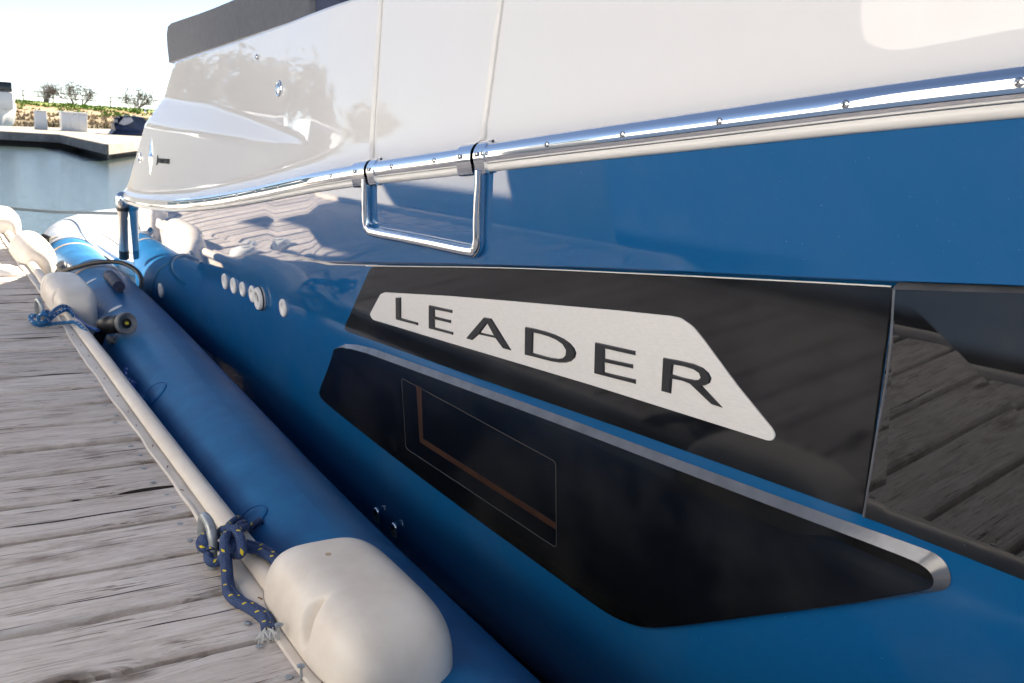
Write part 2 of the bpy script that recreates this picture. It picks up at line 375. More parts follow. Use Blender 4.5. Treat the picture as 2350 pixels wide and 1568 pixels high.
def tube_data(path, rad, seg=12, caps=True, up=Vector((0, 0, 1))):
    n = len(path); V = []; UV = []; L = 0
    T = [(path[min(i+1, n-1)]-path[max(i-1, 0)]).normalized() for i in range(n)]
    nrm = up-T[0]*up.dot(T[0])
    if nrm.length < 1e-3: nrm = Vector((1, 0, 0))-T[0]*T[0].x
    nrm.normalize()
    for i in range(n):
        if i:
            L += (path[i]-path[i-1]).length
            nrm = (nrm-T[i]*nrm.dot(T[i])).normalized()
        bn = T[i].cross(nrm); r = rad(i/(n-1)) if callable(rad) else rad
        for k in range(seg+1):
            a = 2*math.pi*k/seg
            V.append(path[i]+(nrm*math.cos(a)+bn*math.sin(a))*r); UV.append((k/seg, L))
    F = grid_faces(n, seg+1)
    if caps:
        F.append(tuple(range(seg, 0, -1))); F.append(tuple((n-1)*(seg+1)+k for k in range(seg)))
    return V, F, UV
def tube(name, pts, rad, mat, parent=None, seg=12, n=8, smooth_path=True, sharp=50, usc=None):
    path = catmull(pts, n) if smooth_path and len(pts) > 2 else [Vector(p) for p in pts]
    V, F, UV = tube_data(path, rad, seg)
    if usc: UV = [(u*usc, v) for u, v in UV]
    return mesh(name, V, F, mat, parent, True, sharp, UV)
def box_bm(bm, lo, hi, bev=0.0, segs=2):
    r = bmesh.ops.create_cube(bm, size=1.0)
    vs = r['verts']
    for v in vs:
        v.co = Vector([(lo[i]+hi[i])/2+v.co[i]*(hi[i]-lo[i]) for i in range(3)])
    if bev:
        es = list({e for v in vs for e in v.link_edges})
        bmesh.ops.bevel(bm, geom=es, offset=bev, segments=segs, affect='EDGES', profile=0.5)
def box(name, lo, hi, mat, parent=None, bev=0.0, rot=None, segs=2):
    bm = bmesh.new(); box_bm(bm, lo, hi, bev, segs)
    if rot is not None:
        c = (Vector(lo)+Vector(hi))/2
        bmesh.ops.rotate(bm, verts=bm.verts, cent=c, matrix=rot)
    return frombm(name, bm, mat, parent, bool(bev), 35)
def lathe(name, prof, origin, axis, mat, parent=None, seg=24, sharp=40):
    """prof: (radius, height along axis)"""
    axis = Vector(axis).normalized(); q = axis.to_track_quat('Z', 'Y'); V = []; F = []
    for r, hh in prof:
        for k in range(seg):
            a = 2*math.pi*k/seg
            V.append(Vector(origin)+q @ Vector((r*math.cos(a), r*math.sin(a), hh)))
    F = grid_faces(len(prof), seg, False, True)
    F.append(tuple(range(seg))[::-1]); F.append(tuple((len(prof)-1)*seg+k for k in range(seg)))
    return mesh(name, V, F, mat, parent, True, sharp, fix=True)

# ------------------------------------------------------------------ setting: water
WZ = -0.5
mesh('water', [(-600, -300, WZ), (600, -300, WZ), (600, 900, WZ), (-600, 900, WZ)], [(0, 1, 2, 3)], 'water')['kind'] = 'structure'
mesh('seabed', [(-600, -300, -3.5), (600, -300, -3.5), (600, 900, -3.5), (-600, 900, -3.5)], [(0, 1, 2, 3)], 'mud')['kind'] = 'structure'

# ------------------------------------------------------------------ the boat's side as a surface x = X(y, z)
def bend(y):
    b = -0.035*(min(y, 4.2)-1.0)
    if y > 4.2: b -= 0.035*(y-4.2)*max(0.0, 1-(y-4.2)/2.4)
    if y < 0.3: b += 0.030*(0.3-y)**2
    return b
def XL0(y, z): return 1.2-0.07*(z-0.4)+bend(y)
RAIL_PX = [(281, 469.5), (318, 480), (387, 487), (456, 483), (526, 473), (595, 461), (688, 445), (815, 424), (862, 420), (1047, 400), (1121, 391), (1290, 371), (1531, 348), (1721, 326), (1936, 302), (2349, 260.5)]
KN_PX = [(747, 599), (1035, 603), (1358, 611), (2066, 642), (2349, 651)]
def on_side(p, off):
    """photo point -> upright plane of the boat's side shifted by off"""
    d = ray(*p); x = 1.15
    for _ in range(12):
        P = C+d*(x/d.x); x = XL0(P.y, P.z)+off
    return C+d*(x/d.x)
def table(px, off):
    t = sorted([(p.y, p.z) for p in (on_side(q, off) for q in px)]); return [a for a, b in t], [b for a, b in t]
KY, KZ = table(KN_PX, -0.010)
sl0 = (KZ[1]-KZ[0])/(KY[1]-KY[0])
KY = [-6.0]+KY+[4.5, 6.9]; KZ = [KZ[0]+(-6.0-KY[1])*sl0*0.8]+KZ+[KZ[-1]-0.10, KZ[-1]-0.22]
def zk(y): return float(np.interp(y, KY, KZ))
RY, RZ = table(RAIL_PX, -0.040)
RY = [-6.0]+RY; RZ = [RZ[0]+0.62]+RZ
# smooth the sheer line
_ys = np.linspace(-6, 6.9, 260); _zs = np.interp(_ys, RY, RZ)
for _ in range(3):
    _p = np.pad(_zs, 3, mode='reflect', reflect_type='odd'); _zs = np.convolve(_p, np.ones(7)/7, 'valid')
def zr(y): return float(np.interp(y, _ys, _zs))
CHY = [-6, -2, 0.5, 0.8, 1.24, 2.0, 3.1, 7.0]; CHZ = [0.9, 0.58, 0.285, 0.16, -0.08, -0.14, -0.40, -0.45]
def zc(y): return float(np.interp(y, CHY, CHZ))
def step(y): return min(1.0, max(0.0, (3.35-y)/0.45))
def X(y, z):
    k = zk(y)
    if z >= k: return XL0(y, k)-0.018*step(y)-0.096*(z-k)
    x = XL0(y, z)
    dz = k-z
    if dz < 0.0018: x -= 0.018*step(y)
    elif dz < 0.0139: x += 0.016*step(y)
    c = zc(y)
    if z < c: x += 0.11*(c-z)+0.15*(c-z)**2
    if z < -0.45: x += 1.6*(-0.45-z)
    return x
def XP(y, z):
    return XL0(y, z)
def hp(p, off=0.0):
    """photo point -> point on the hull side, off metres proud of it"""
    d = ray(*p); x = 1.18
    for _ in range(14):
        P = C+d*(x/d.x); x = X(P.y, P.z)-off
    return C+d*(x/d.x)

boat = thing('motor_boat', 'large motor boat with blue hull, white topsides and chrome rub rail, moored beside the dock', 'boat', (2.7, 1.0, WZ))
YB, YS = -5.4, on_side((281, 470), -0.03).y
ys = sorted(set(np.round(np.concatenate([np.linspace(YB, 0, 40), np.linspace(0, 4.6, 93), np.linspace(4.6, YS, 44)]), 4)))
def hull_rows(y):
    k, r, c = zk(y), zr(y)+0.02, zc(y)
    zs = [-1.0, -0.75, -0.55, -0.46]
    zs += list(np.linspace(-0.46, c, 8)[1:])
    zs += list(np.linspace(c, k-0.016, 8)[1:])
    zs += [k-0.0140, k-0.0135, k-0.008, k-0.0024, k-0.0017, k]
    zs += list(np.linspace(k, r, 10)[1:])
    return zs
V = []; nrow = len(hull_rows(1.0))
for y in ys:
    for z in hull_rows(y): V.append((X(y, z), y, z))
ncol = len(ys)
# rounded stern corner then the transom across to the centre line
zl = hull_rows(YS)
for dx, dy in ((0.012, 0.03), (0.04, 0.055), (0.09, 0.065), (1.5, 0.07), (2.9, 0.065)):
    for z in zl: V.append((X(YS, z)+dx, YS+dy-0.02*max(0, z), z))
    ncol += 1
mesh('hull', V, grid_faces(ncol, nrow), 'blue_gelcoat', boat, True, 28)

# white topsides above the rail
TOP_PX = [(370, 145), (386, 139), (514, 99), (687, 41.6), (814.5, 3.5)]
TY, TZ = table(TOP_PX, 0.075)
s = (TZ[0]-TZ[-1])/(TY[0]-TY[-1])
TY = [-6.0]+TY+[6.9]; TZ = [TZ[0]+s*(-6.0-TY[1])*0.9]+TZ+[TZ[-1]-0.03]
def zt(y): return float(np.interp(y, TY, TZ))
W1 = [(346, 223), (458.5, 242), (583, 284), (725, 329)]; W2 = [(323.5, 284), (465.5, 305), (618, 327), (725, 338)]
A1, B1 = table(W1, 0.045); A2, B2 = table(W2, 0.03)
ytip = A1[0]
def zw1(y): return float(np.interp(y, A1, B1)) if y <= A1[-1] else B1[-1]+(y-A1[-1])*(B1[-1]-B1[-2])/(A1[-1]-A1[-2])
def zw2(y): return float(np.interp(y, A2, B2)) if y <= A2[-1] else B2[-1]+(y-A2[-1])*(B2[-1]-B2[-2])/(A2[-1]-A2[-2])
def XW(y, z):
    r = zr(y)+0.055
    x = X(y, zr(y))+0.034-0.030*math.exp(-max(0, z-r)/0.022)+0.045*(z-r)
    if y > ytip:
        a, b = zw2(y), zw1(y); dep = 0.055*min(1.0, (y-ytip)/2.2)
        x += dep*min(1, max(0, (z-a)/max(0.004, b-a)))-dep*0.6
    return x
def wp(p, off=0.0):
    d = ray(*p); x = 1.18
    for _ in range(14):
        P = C+d*(x/d.x); x = XW(P.y, P.z)-off
    return C+d*(x/d.x)
E0, E1 = on_side((287, 447), 0.0), on_side((370, 148), 0.075)
def yend(z): return E0.y+(E1.y-E0.y)*max(-0.1, min(1, (z-E0.z)/(E1.z-E0.z)))
rowsW = 46; V = []
us = np.concatenate([np.linspace(0, 0.42, 22), np.linspace(0.42, 1, 110)[1:]])
def white_z(y, j):
    a, b = zr(y)+0.03, zt(y)
    if y > ytip:
        w2, w1 = zw2(y), zw1(y); k = 26
        if j <= k:
            t = j/k; return a+(w2-a)*(t**1.5)
        if j <= k+6: return w2+(w1-w2)*(j-k)/6
        return w1+(b-w1)*(j-k-6)/(rowsW-1-k-6)
    w2, w1 = zw2(ytip), zw1(ytip); k = 26
    at, bt = zr(ytip)+0.03, zt(ytip); ft = (w2-at)/(bt-at); gap = w1-w2
    w2 = a+(b-a)*ft; w1 = w2+gap
    if j <= k:
        t = j/k; return a+(w2-a)*(t**1.5)
    if j <= k+6: return w2+(w1-w2)*(j-k)/6
    return w1+(b-w1)*(j-k-6)/(rowsW-1-k-6)
for u in us:
    for j in range(rowsW):
        y = YB+u*(5.6-YB)
        for _ in range(3):
            z = white_z(y, j); y = YB+u*(yend(z)-YB)
        V.append((XW(y, z), y, z))
    # coaming top and inner side
    top = Vector(V[-1])
    for dx, dz in ((0.008, 0.010), (0.03, 0.016), (0.16, 0.016), (0.17, 0.0), (0.17, -0.30), (0.20, -0.75)):
        V.append((top.x+dx, top.y, top.z+dz))
nr = rowsW+6; ncol = len(us)
last = [Vector(v) for v in V[-nr:]]
for dx, dy in ((0.010, 0.025), (0.035, 0.045), (0.09, 0.055), (0.26, 0.06)):
    for j, v in enumerate(last): V.append((v.x+dx, v.y+dy, v.z))
    ncol += 1
mesh('topside', V, grid_faces(ncol, nr), 'white_gelcoat', boat, True, 26)
# cockpit sole and cabin off-frame; unseen overhead slab added to shade the dock
bm = bmesh.new(); box_bm(bm, (1.36, -3.0, 0.2), (4.0, 5.9, 0.35)); frombm('cockpit_floor', bm, 'white_gelcoat', boat)
mesh('topside', [(4.3, -5.3, -0.5), (4.3, 5.9, -0.5), (4.3, 5.9, 1.1), (4.3, -5.3, 1.5), (4.15, 5.9, 1.1), (4.15, -5.3, 1.5)], [(0, 1, 2, 3), (3, 2, 4, 5)], 'white_gelcoat', boat)
V = []
for y, x0, z1 in ((-3.4, 2.3, 1.75), (-2.2, 2.1, 2.2), (-0.2, 2.0, 2.3), (3.1, 2.0, 2.3)):
    V += [(x0-0.12, y, 1.3), (x0, y, z1-0.12), (x0+0.12, y, z1), (5.4-x0-0.12, y, z1), (5.4-x0, y, z1-0.12), (5.4-x0+0.12, y, 1.3)]
F = grid_faces(4, 6)+[(5, 4, 3, 2, 1, 0), tuple(range(18, 24))]
mesh('cabin', V, F, 'white_gelcoat', boat, True, 30)
box('shade_slab', (2.65, -1.5, 3.05), (4.0, 9.0, 3.14), 'white_gelcoat', boat, 0.04)
for x in (2.8, 3.85):
    tube('shade_slab_post', [(x, 5.0, 0.34), (x, 4.75, 3.06)], 0.035, 'chrome', boat, smooth_path=False)

# ---- grey upholstered seat back behind the coaming
def xat(p, xx): return onx(p, xx)
g = [(386, 146), (382, 110), (380.6, 80), (383, 62), (391, 54), (420, 44), (455, 31), (500, 13.5), (535, 0), (575, -16), (640, -42), (714, -68), (714, 36)]
P = [onx(p, 1.37) for p in g]
V = []
for dx, ins in ((0.0, 0.02), (0.012, 0.006), (0.03, 0.0), (0.13, 0.0), (0.15, 0.02)):
    cy = sum(p.y for p in P)/len(P); cz = sum(p.z for p in P)/len(P)
    for p in P:
        d = Vector((0, p.y-cy, p.z-cz)); d.normalize(); V.append((p.x+dx, p.y-d.y*ins, p.z-d.z*ins))
n = len(P); F = grid_faces(5, n, False, True)+[tuple(range(n)), tuple(range(4*n, 5*n))[::-1]]
seat = mesh('seat_back', V, F, 'fabric_grey', boat, True, 40, fix=True)
g2 = [(716, 34), (716, -70), (779, -90), (779, 14)]
P = [onx(p, 1.39) for p in g2]
V = [(p.x, p.y, p.z) for p in P]+[(p.x+0.14, p.y, p.z) for p in P]
mesh('seat_back_shaded_end', V, [(0, 1, 2, 3), (7, 6, 5, 4), (0, 4, 5, 1), (1, 5, 6, 2), (2, 6, 7, 3), (3, 7, 4, 0)], 'fabric_navy', boat, fix=True)  # darker side face of the seat; its shade is put into the colour

# ---- rub rail: white base bead with chrome half-round, in three lengths
def rail_y(px, py): return hp((px, py), 0.02).y
yA1 = rail_y(836, 402); yB0, yB1 = rail_y(842, 401), rail_y(1080, 366); yC0 = rail_y(1087, 364)
CH = [(0.0, 0.017), (0.017, 0.0175), (0.0212, 0.0195), (0.0236, 0.025), (0.0250, 0.037), (0.0235, 0.047), (0.0195, 0.056), (0.012, 0.062), (0.0, 0.063)]
BD = [(0.0, -0.002), (0.006, -0.002), (0.011, 0.0005), (0.0145, 0.006), (0.0145, 0.011), (0.012, 0.0155), (0.0, 0.0168)]
def rail_sweep(name, y0, y1, prof, mat, parent, sc=1.0, n=None, cap=True):
    n = n or max(2, int(abs(y1-y0)/0.04)); V = []
    zc_ = 0.03
    for i in range(n+1):
        y = y0+(y1-y0)*i/n; z0 = zr(y); xb = X(y, z0)
        for o, u in prof: V.append((xb-o*sc+0.002, y, z0+zc_+(u-zc_)*sc))
    m = len(prof); F = grid_faces(n+1, m)
    if cap: F += [tuple(range(m)), tuple(range(n*m, n*m+m))[::-1]]
    return mesh(name, V, F, mat, parent, True, 40, fix=True)
secs = [(yA1, YS-0.01), (yB1, yB0), (YB+0.1, yC0)]
rails = []
for a, b in secs:
    r = rail_sweep('rub_rail', a, b, CH, 'chrome', boat); rails.append(r)
    rail_sweep('rub_rail_bead', a, b, BD, 'pvc_white', boat)
FULL = [(0.0, -0.004), (0.014, -0.004), (0.019, 0.004), (0.022, 0.016), (0.0262, 0.03), (0.0262, 0.040), (0.0240, 0.050), (0.018, 0.060), (0.010, 0.066), (0.0, 0.067)]
for pa, pb in (((806, 407), (836, 402)), ((842, 401), (857, 398)), ((1047, 371), (1080, 366)), ((1087, 364), (1110, 360))):
    rail_sweep('rail_clamp', rail_y(*pa), rail_y(*pb), FULL, 'chrome', boat, 1.06, 4)
    rail_sweep('rail_clamp', rail_y(*pa)+0.0, rail_y(*pb), [(0, -0.006), (0.006, -0.006), (0.006, 0.07), (0, 0.07)], 'pvc_white', boat, 1.0, 2)
SCREWS = [(756, 402), (814, 394), (846, 392), (895, 385), (992.5, 369), (1055, 359), (1093.5, 352), (1108, 353), (1251, 328), (1424, 303.7), (1646, 271), (1936, 234.5), (2335, 185),
          (690, 413), (634, 424), (584, 434), (540, 443.5), (501.5, 451), (467, 458), (435, 464), (407, 468), (380, 469), (356, 469), (334, 469), (313, 467.6)]
for p in SCREWS:
    q = hp(p, 0.0225); y = q.y
    big = p[0] < 1240 and p[0] > 800 and p in SCREWS[1:3]+SCREWS[5:8]
    o = Vector((X(y, zr(y))-(0.0272 if big else 0.0222), y, zr(y)+0.038))
    sc = lathe('screw', [(0.0062, 0), (0.0062, 0.0022), (0.0048, 0.0032), (0.0, 0.0034)], o, (-1, 0, 0.0), 'steel', boat, 14)
    b2 = bmesh.new()
    for ang in (0.5, 0.5+math.pi/2):
        r = bmesh.ops.create_cube(b2, size=1)
        for v in r['verts']:
            c = Vector((v.co.x*0.0012, v.co.y*0.0062, v.co.z*0.0012)); v.co = o+Vector((-0.0034, 0, 0))+Matrix.Rotation(ang, 3, 'X') @ c
    frombm('screw_slot', b2, 'black_rubber', sc)

# ---- seam beads of the side gate
for a, b in (((852, 372), (877, -40)), ((1107, 328), (1156, -40))):
    pts = [wp((a[0]+(b[0]-a[0])*t, a[1]+(b[1]-a[1])*t), 0.0) for t in np.linspace(0, 1, 12)]
    tube('gate_seam', [p+Vector((0.003, 0, 0)) for p in pts], 0.0125, 'pvc_white', boat, n=2)

# ---- plates lying on the hull side
def round_poly(pts, rads, n=5):
    out = []; m = len(pts)
    for i in range(m):
        p, a, b = Vector(pts[i]), Vector(pts[i-1]), Vector(pts[(i+1) % m]); r = rads[i] if isinstance(rads, (list, tuple)) else rads
        if r <= 0: out.append(p); continue
        da, db = (a-p), (b-p); ra = min(r, da.length*0.45, db.length*0.45)
        A = p+da.normalized()*ra; B = p+db.normalized()*ra
        for k in range(n+1):
            t = k/n; out.append(A*(1-t)**2+p*2*t*(1-t)+B*t*t)
    return out
def offset_poly(pts, w):
    m = len(pts); out = []
    area = sum(pts[i].x*pts[(i+1) % m].y-pts[(i+1) % m].x*pts[i].y for i in range(m))
    sg = 1 if area > 0 else -1
    for i in range(m):
        a, p, b = pts[i-1], pts[i], pts[(i+1) % m]
        e1 = (p-a).normalized(); e2 = (b-p).normalized()
        n1 = Vector((e1.y, -e1.x))*sg; n2 = Vector((e2.y, -e2.x))*sg
        nn = (n1+n2); 
        if nn.length < 1e-6: nn = n1
        nn.normalize(); k = w[i] if isinstance(w, (list, tuple)) else w
        out.append(p+nn*k/max(0.45, nn.dot(n1)))
    return out
def yz(px): 
    return [Vector((q.y, q.z)) for q in (hp(p, 0.004) for p in px)]
def plate(name, poly, off, mat, parent, bevel=0.0015, base_off=0.0, holes=(), smooth=True, surf=None):
    """poly in (y,z); raised plate following the hull side, chamfered edge"""
    S = surf or X
    bm = bmesh.new(); inner = offset_poly(poly, -bevel)
    def ring(pl, o): return [bm.verts.new((S(p.x, p.y)-o, p.x, p.y)) for p in pl]
    r0 = ring(poly, base_off); r1 = ring(poly, base_off+(off-base_off)*0.35); r2 = ring(inner, off); m = len(poly)
    for a, b in ((r0, r1), (r1, r2)):
        for i in range(m): bm.faces.new((a[i], a[(i+1) % m], b[(i+1) % m], b[i]))
    if not holes:
        f = bm.faces.new(r2); tops = [f]
    else:
        edges = [bm.edges.get((r2[i], r2[(i+1) % m])) for i in range(m)]
        for hl in holes:
            big = offset_poly(hl, bevel*0.8); hm = len(hl)
            h2 = ring(big, off); h1 = ring(hl, base_off+(off-base_off)*0.35); h0 = ring(hl, base_off)
            for a, b in ((h2, h1), (h1, h0)):
                for i in range(hm): bm.faces.new((a[i], a[(i+1) % hm], b[(i+1) % hm], b[i]))
            edges += [bm.edges.get((h2[i], h2[(i+1) % hm])) for i in range(hm)]
        bmesh.ops.triangle_fill(bm, use_beauty=True, use_dissolve=False, edges=edges)
    ymin = min(p.x for p in poly)
    if ymin < 0.3 and not holes:
        for yy in np.arange(ymin+0.08, 0.34, 0.08):
            bmesh.ops.bisect_plane(bm, geom=list(bm.verts)+list(bm.edges)+list(bm.faces), plane_co=(0, yy, 0), plane_no=(0, 1, 0))
        for v in bm.verts:
            if v not in r0 and v not in r1: v.co.x = min(v.co.x, S(v.co.y, v.co.z)-off) if v in r2 or True and v.co.x < S(v.co.y, v.co.z)-off*0.8 else v.co.x
    bm.normal_update()
    bmesh.ops.triangulate(bm, faces=[f for f in bm.faces if len(f.verts) > 4])
    return frombm(name, bm, mat, parent, False)

def lerp_ext(a, b, yt):
    """extend the line a->b in (y,z) to y = yt"""
    t = (yt-a.x)/(b.x-a.x); return a+(b-a)*t
# black panel that carries the name
pl = yz([(850, 611), (1150, 615), (1425, 626), (1760, 642), (2066, 658), (1979, 1184), (1629, 1057), (1425, 984), (1100, 871), (786, 758)])
panel = plate('name_panel', round_poly(pl, [0.03, 0, 0, 0, 0.002, 0.002, 0, 0, 0, 0.035]), 0.004, 'panel_black', boat, 0.002, surf=XP)
# dark glass further forward
a = yz([(2069, 662), (2349, 668), (2349, 1336), (2029, 1206), (1983, 1189)])
tr = lerp_ext(a[0], a[1], -1.1); br = lerp_ext(a[3], a[2], -0.5)
plate('forward_window', round_poly([a[0], tr, br, a[3], a[4]], [0.002, 0.05, 0.05, 0.0, 0.002]), 0.0055, 'mirror_glass', boat, 0.002, surf=XP)
t2 = yz([(2069, 652), (2349, 662)]); t3 = yz([(2069, 659), (2349, 667)])
plate('window_trim', [t2[0], lerp_ext(t2[0], t2[1], -1.1), lerp_ext(t3[0], t3[1], -1.1), t3[0]], 0.008, 'trim_grey', boat, 0.003)
# silver plate with the name
sp = yz([(849, 722), (874, 675), (884, 671), (1035.5, 679.5), (1208.8, 694), (1422.5, 712.7), (1539, 724.7), (1562, 729), (1590, 748), (1611, 773), (1695, 887), (1774, 984), (1781, 999), (1774, 1011), (1763, 1011.7), (1357.6, 884), (1035, 788), (856, 734)])
plate_o = plate('name_plate', round_poly(sp, [0.012, 0.006, 0.006, 0, 0, 0, 0, 0.008, 0.01, 0.01, 0, 0.006, 0.006, 0.006, 0.006, 0, 0, 0.012], 4), 0.0062, 'silver_plate', boat, 0.0006, 0.002)
c3 = lambda q: (746.7+0.2888*q[0], 577+0.2888*q[1])
c4 = lambda q: (1357.6+0.422*q[0], 577+0.422*q[1])
LET = [
 (c3, [(570, 366), (608, 366), (608, 528), (742, 566), (741, 587), (572, 543)], None),
 (c3, [(834, 426), (1015, 466), (1015, 491), (876, 462), (876, 516), (1004, 546), (1004, 571), (876, 541), (876, 602), (1021, 641), (1021, 663), (834, 614)], None),
 (c3, [(1128, 692), (1270, 524), (1326, 533), (1484, 787), (1424, 772), (1364, 690), (1226, 660), (1174, 705)], [(1297, 566), (1352, 668), (1240, 644)]),
 (c3, [(1600, 599), (1680, 615), (1760, 636), (1830, 660), (1900, 693), (1950, 728), (1985, 768), (2000, 808), (1990, 845), (1960, 872), (1920, 884), (1870, 885), (1800, 874), (1700, 848), (1597, 822)],
      [(1660, 645), (1720, 658), (1790, 680), (1850, 706), (1900, 741), (1926, 785), (1922, 822), (1900, 845), (1860, 852), (1800, 844), (1730, 826), (1656, 805)]),
 (c4, [(28, 494), (243, 541), (243, 566), (78, 529), (78, 582), (230, 614), (230, 637), (76, 604), (76, 656), (245, 696), (245, 721), (23, 664)], None),
 (c4, [(398, 577), (480, 592), (560, 611), (610, 632), (642, 660), (656, 690), (648, 715), (628, 726), (606, 731), (718, 849), (662, 833), (545, 722), (500, 704), (443, 692), (437, 773), (388, 760)],
      [(450, 615), (510, 626), (565, 643), (594, 663), (602, 684), (590, 697), (565, 698), (510, 687), (444, 668)]),
]
for f, outl, hole in LET:
    o_ = yz([f(q) for q in outl]); hs = [yz([f(q) for q in hole])] if hole else ()
    plate('letter', o_, 0.0105, 'letter_black', plate_o, 0.0016, 0.0058, hs)
# long lower window, its top edge bevelled
outer = [(784, 775), (1010, 855), (1237, 937), (1425, 1007), (1629, 1083), (1909, 1186), (2120, 1260), (2152, 1276), (2171, 1298), (2181, 1330), (2172, 1354), (2120, 1363), (1944, 1390), (1769, 1411), (1629, 1430), (1520, 1443), (1480, 1442), (1443, 1432), (1391, 1407), (1268, 1316), (1058, 1165), (882, 1032), (752, 930), (735, 910), (735, 893), (762, 830)]
inner = [(775, 784), (1006, 868), (1232, 951), (1421, 1023), (1626, 1102), (1905, 1208), (2098, 1281), (2128, 1297), (2145, 1313), (2151, 1330), (2147, 1347), (2112, 1356), (1943, 1386), (1768, 1407.5), (1629, 1426.5), (1520, 1439), (1481, 1438), (1445, 1428), (1394, 1404), (1270, 1313), (1060, 1162), (885, 1030), (755, 927.5), (738, 909), (738, 894), (764, 831)]
def chaikin(pts, n=2):
    for _ in range(n):
        q = []
        for i in range(len(pts)):
            a, b = pts[i], pts[(i+1) % len(pts)]; q += [a*0.75+b*0.25, a*0.25+b*0.75]
        pts = q
    return pts
po = chaikin(yz(outer)); pi_ = chaikin(yz(inner)); m = len(po)
V = [(X(p.x, p.y)-0.0015, p.x, p.y) for p in po]+[(X(p.x, p.y)-0.013, p.x, p.y) for p in pi_]
mesh('window_edge', V, [(i, (i+1) % m, m+(i+1) % m, m+i) for i in range(m)], 'trim_grey', boat, True, 30, fix=True)
lw = plate('lower_window', offset_poly(pi_, 0.0), 0.0132, 'black_glass', boat, 0.0006, 0.011)
pane = yz([(928, 867), (1283, 1059), (1284, 1256), (938, 1028)])
pr = round_poly(pane, 0.012)
plate('pane', pr, 0.0138, 'black_glass', lw, 0.0004, 0.0128)
pts = [Vector((X(p.x, p.y)-0.0137, p.x, p.y)) for p in pr]+[Vector((X(pr[0].x, pr[0].y)-0.0137, pr[0].x, pr[0].y))]
tube('pane_seal', pts, 0.0005, 'trim_grey', lw, 6, smooth_path=False)
ws = yz([(962, 884), (974, 891), (978, 1006), (1283, 1199), (1283, 1214), (970, 1014)])
plate('wood_strip', ws, 0.0142, 'brown_wood', lw, 0.0004, 0.0134)
for nm_s, pp_s in (('panel_glint_seal', [(852, 610.5), (1150, 614.5), (1425, 625.5), (1760, 641.5), (2060, 657)]), ('panel_glint_seal', [(2068, 661), (2040, 835), (2010, 1015), (1982, 1186)])):  # top strip is a bevel highlight made as white tube; second seals divider
    qs = yz(pp_s)
    tube(nm_s, [Vector((XP(q.x, q.y)-0.0045, q.x, q.y)) for q in qs], 0.0013 if pp_s[0][0] < 900 else 0.0024, 'pvc_white' if pp_s[0][0] < 900 else 'trim_grey', panel, 6, 4)
# ---- U-shaped chrome step frame under the gate
up = [(840, 412), (841, 470), (843, 512), (848, 526), (862, 534), (960, 553), (1076, 577), (1092, 573), (1098, 556), (1099, 500), (1103, 392)]
P = [hp(p, 0.009) for p in up]; P = catmull(P, 5)
V = []; prof = []
for k in range(16):
    a = 2*math.pi*k/16; cx, cy = math.cos(a), math.sin(a)
    prof.append((math.copysign(abs(cx)**0.55, cx)*0.0130, math.copysign(abs(cy)**0.55, cy)*0.0125))
for i, p in enumerate(P):
    t = (P[min(i+1, len(P)-1)]-P[max(i-1, 0)]); t.x = 0; t.normalize(); side = Vector((0, -t.z, t.y))
    for a, b in prof: V.append(p+side*a+Vector((-1, 0, 0))*b)
fr = mesh('step_frame', V, grid_faces(len(P), 16, False, True)+[tuple(range(16)), tuple(range((len(P)-1)*16, len(P)*16))[::-1]], 'chrome', boat, True, 50, fix=True)

# ---- through-hull fittings
for i, (p, r) in enumerate((((517, 646), 0.034), ((537, 656), 0.034), ((558, 664), 0.031), ((580, 675), 0.034), ((601, 685), 0.046), ((651, 707), 0.034), ((369, 667), 0.040))):
    o = hp(p, 0.0); nrm = Vector((-1, 0, -0.07))
    d = 0.022 if i == 4 else 0.008
    f_ = lathe('through_hull_fitting', [(r, 0), (r, d*0.6), (r*0.9, d), (r*0.62, d*1.05), (r*0.5, d*0.8), (r*0.46, d*0.35), (0.0, d*0.3)], o, nrm, 'white_plastic', boat, 28)
    if i == 4: lathe('gasket', [(r*1.03, 0.006), (r*1.05, 0.009), (r*1.03, 0.012)], o, nrm, 'black_rubber', f_, 28)
for p in ((866, 1178), (906, 1213)):
    o = hp(p, 0.012)
    f_ = lathe('drain_fitting', [(0.004, -0.034), (0.010, -0.030), (0.0125, -0.015), (0.013, 0.004), (0.0115, 0.013), (0.008, 0.019), (0.004, 0.0215), (0.0, 0.022)], o, (-0.25, -0.1, 1), 'chrome', boat, 20)

# ---- fittings on the white topsides
def surf_lathe(name, p, prof, mat, parent=boat, seg=20):
    return lathe(name, prof, wp(p, 0.0), (-1, 0, 0.05), mat, parent, seg)
b_ = surf_lathe('push_button', (642, 204), [(0.030, 0), (0.030, 0.004), (0.026, 0.008), (0.022, 0.0075), (0.0215, 0.004)], 'chrome', seg=28)
lathe('button_cap', [(0.0195, 0.002), (0.019, 0.008), (0.012, 0.0105), (0.0, 0.011)], wp((642, 204), 0.0), (-1, 0, 0.05), 'steel', b_, 24)
surf_lathe('bolt', (591.5, 131.6), [(0.0095, 0), (0.0095, 0.006), (0.006, 0.010), (0, 0.0105)], 'steel')
surf_lathe('bolt', (335, 256), [(0.010, 0), (0.010, 0.006), (0.006, 0.010), (0, 0.0105)], 'steel')
surf_lathe('keyhole_cover', (322.7, 362), [(0.030, 0), (0.030, 0.004), (0.024, 0.008), (0.020, 0.004), (0, 0.0035)], 'chrome')
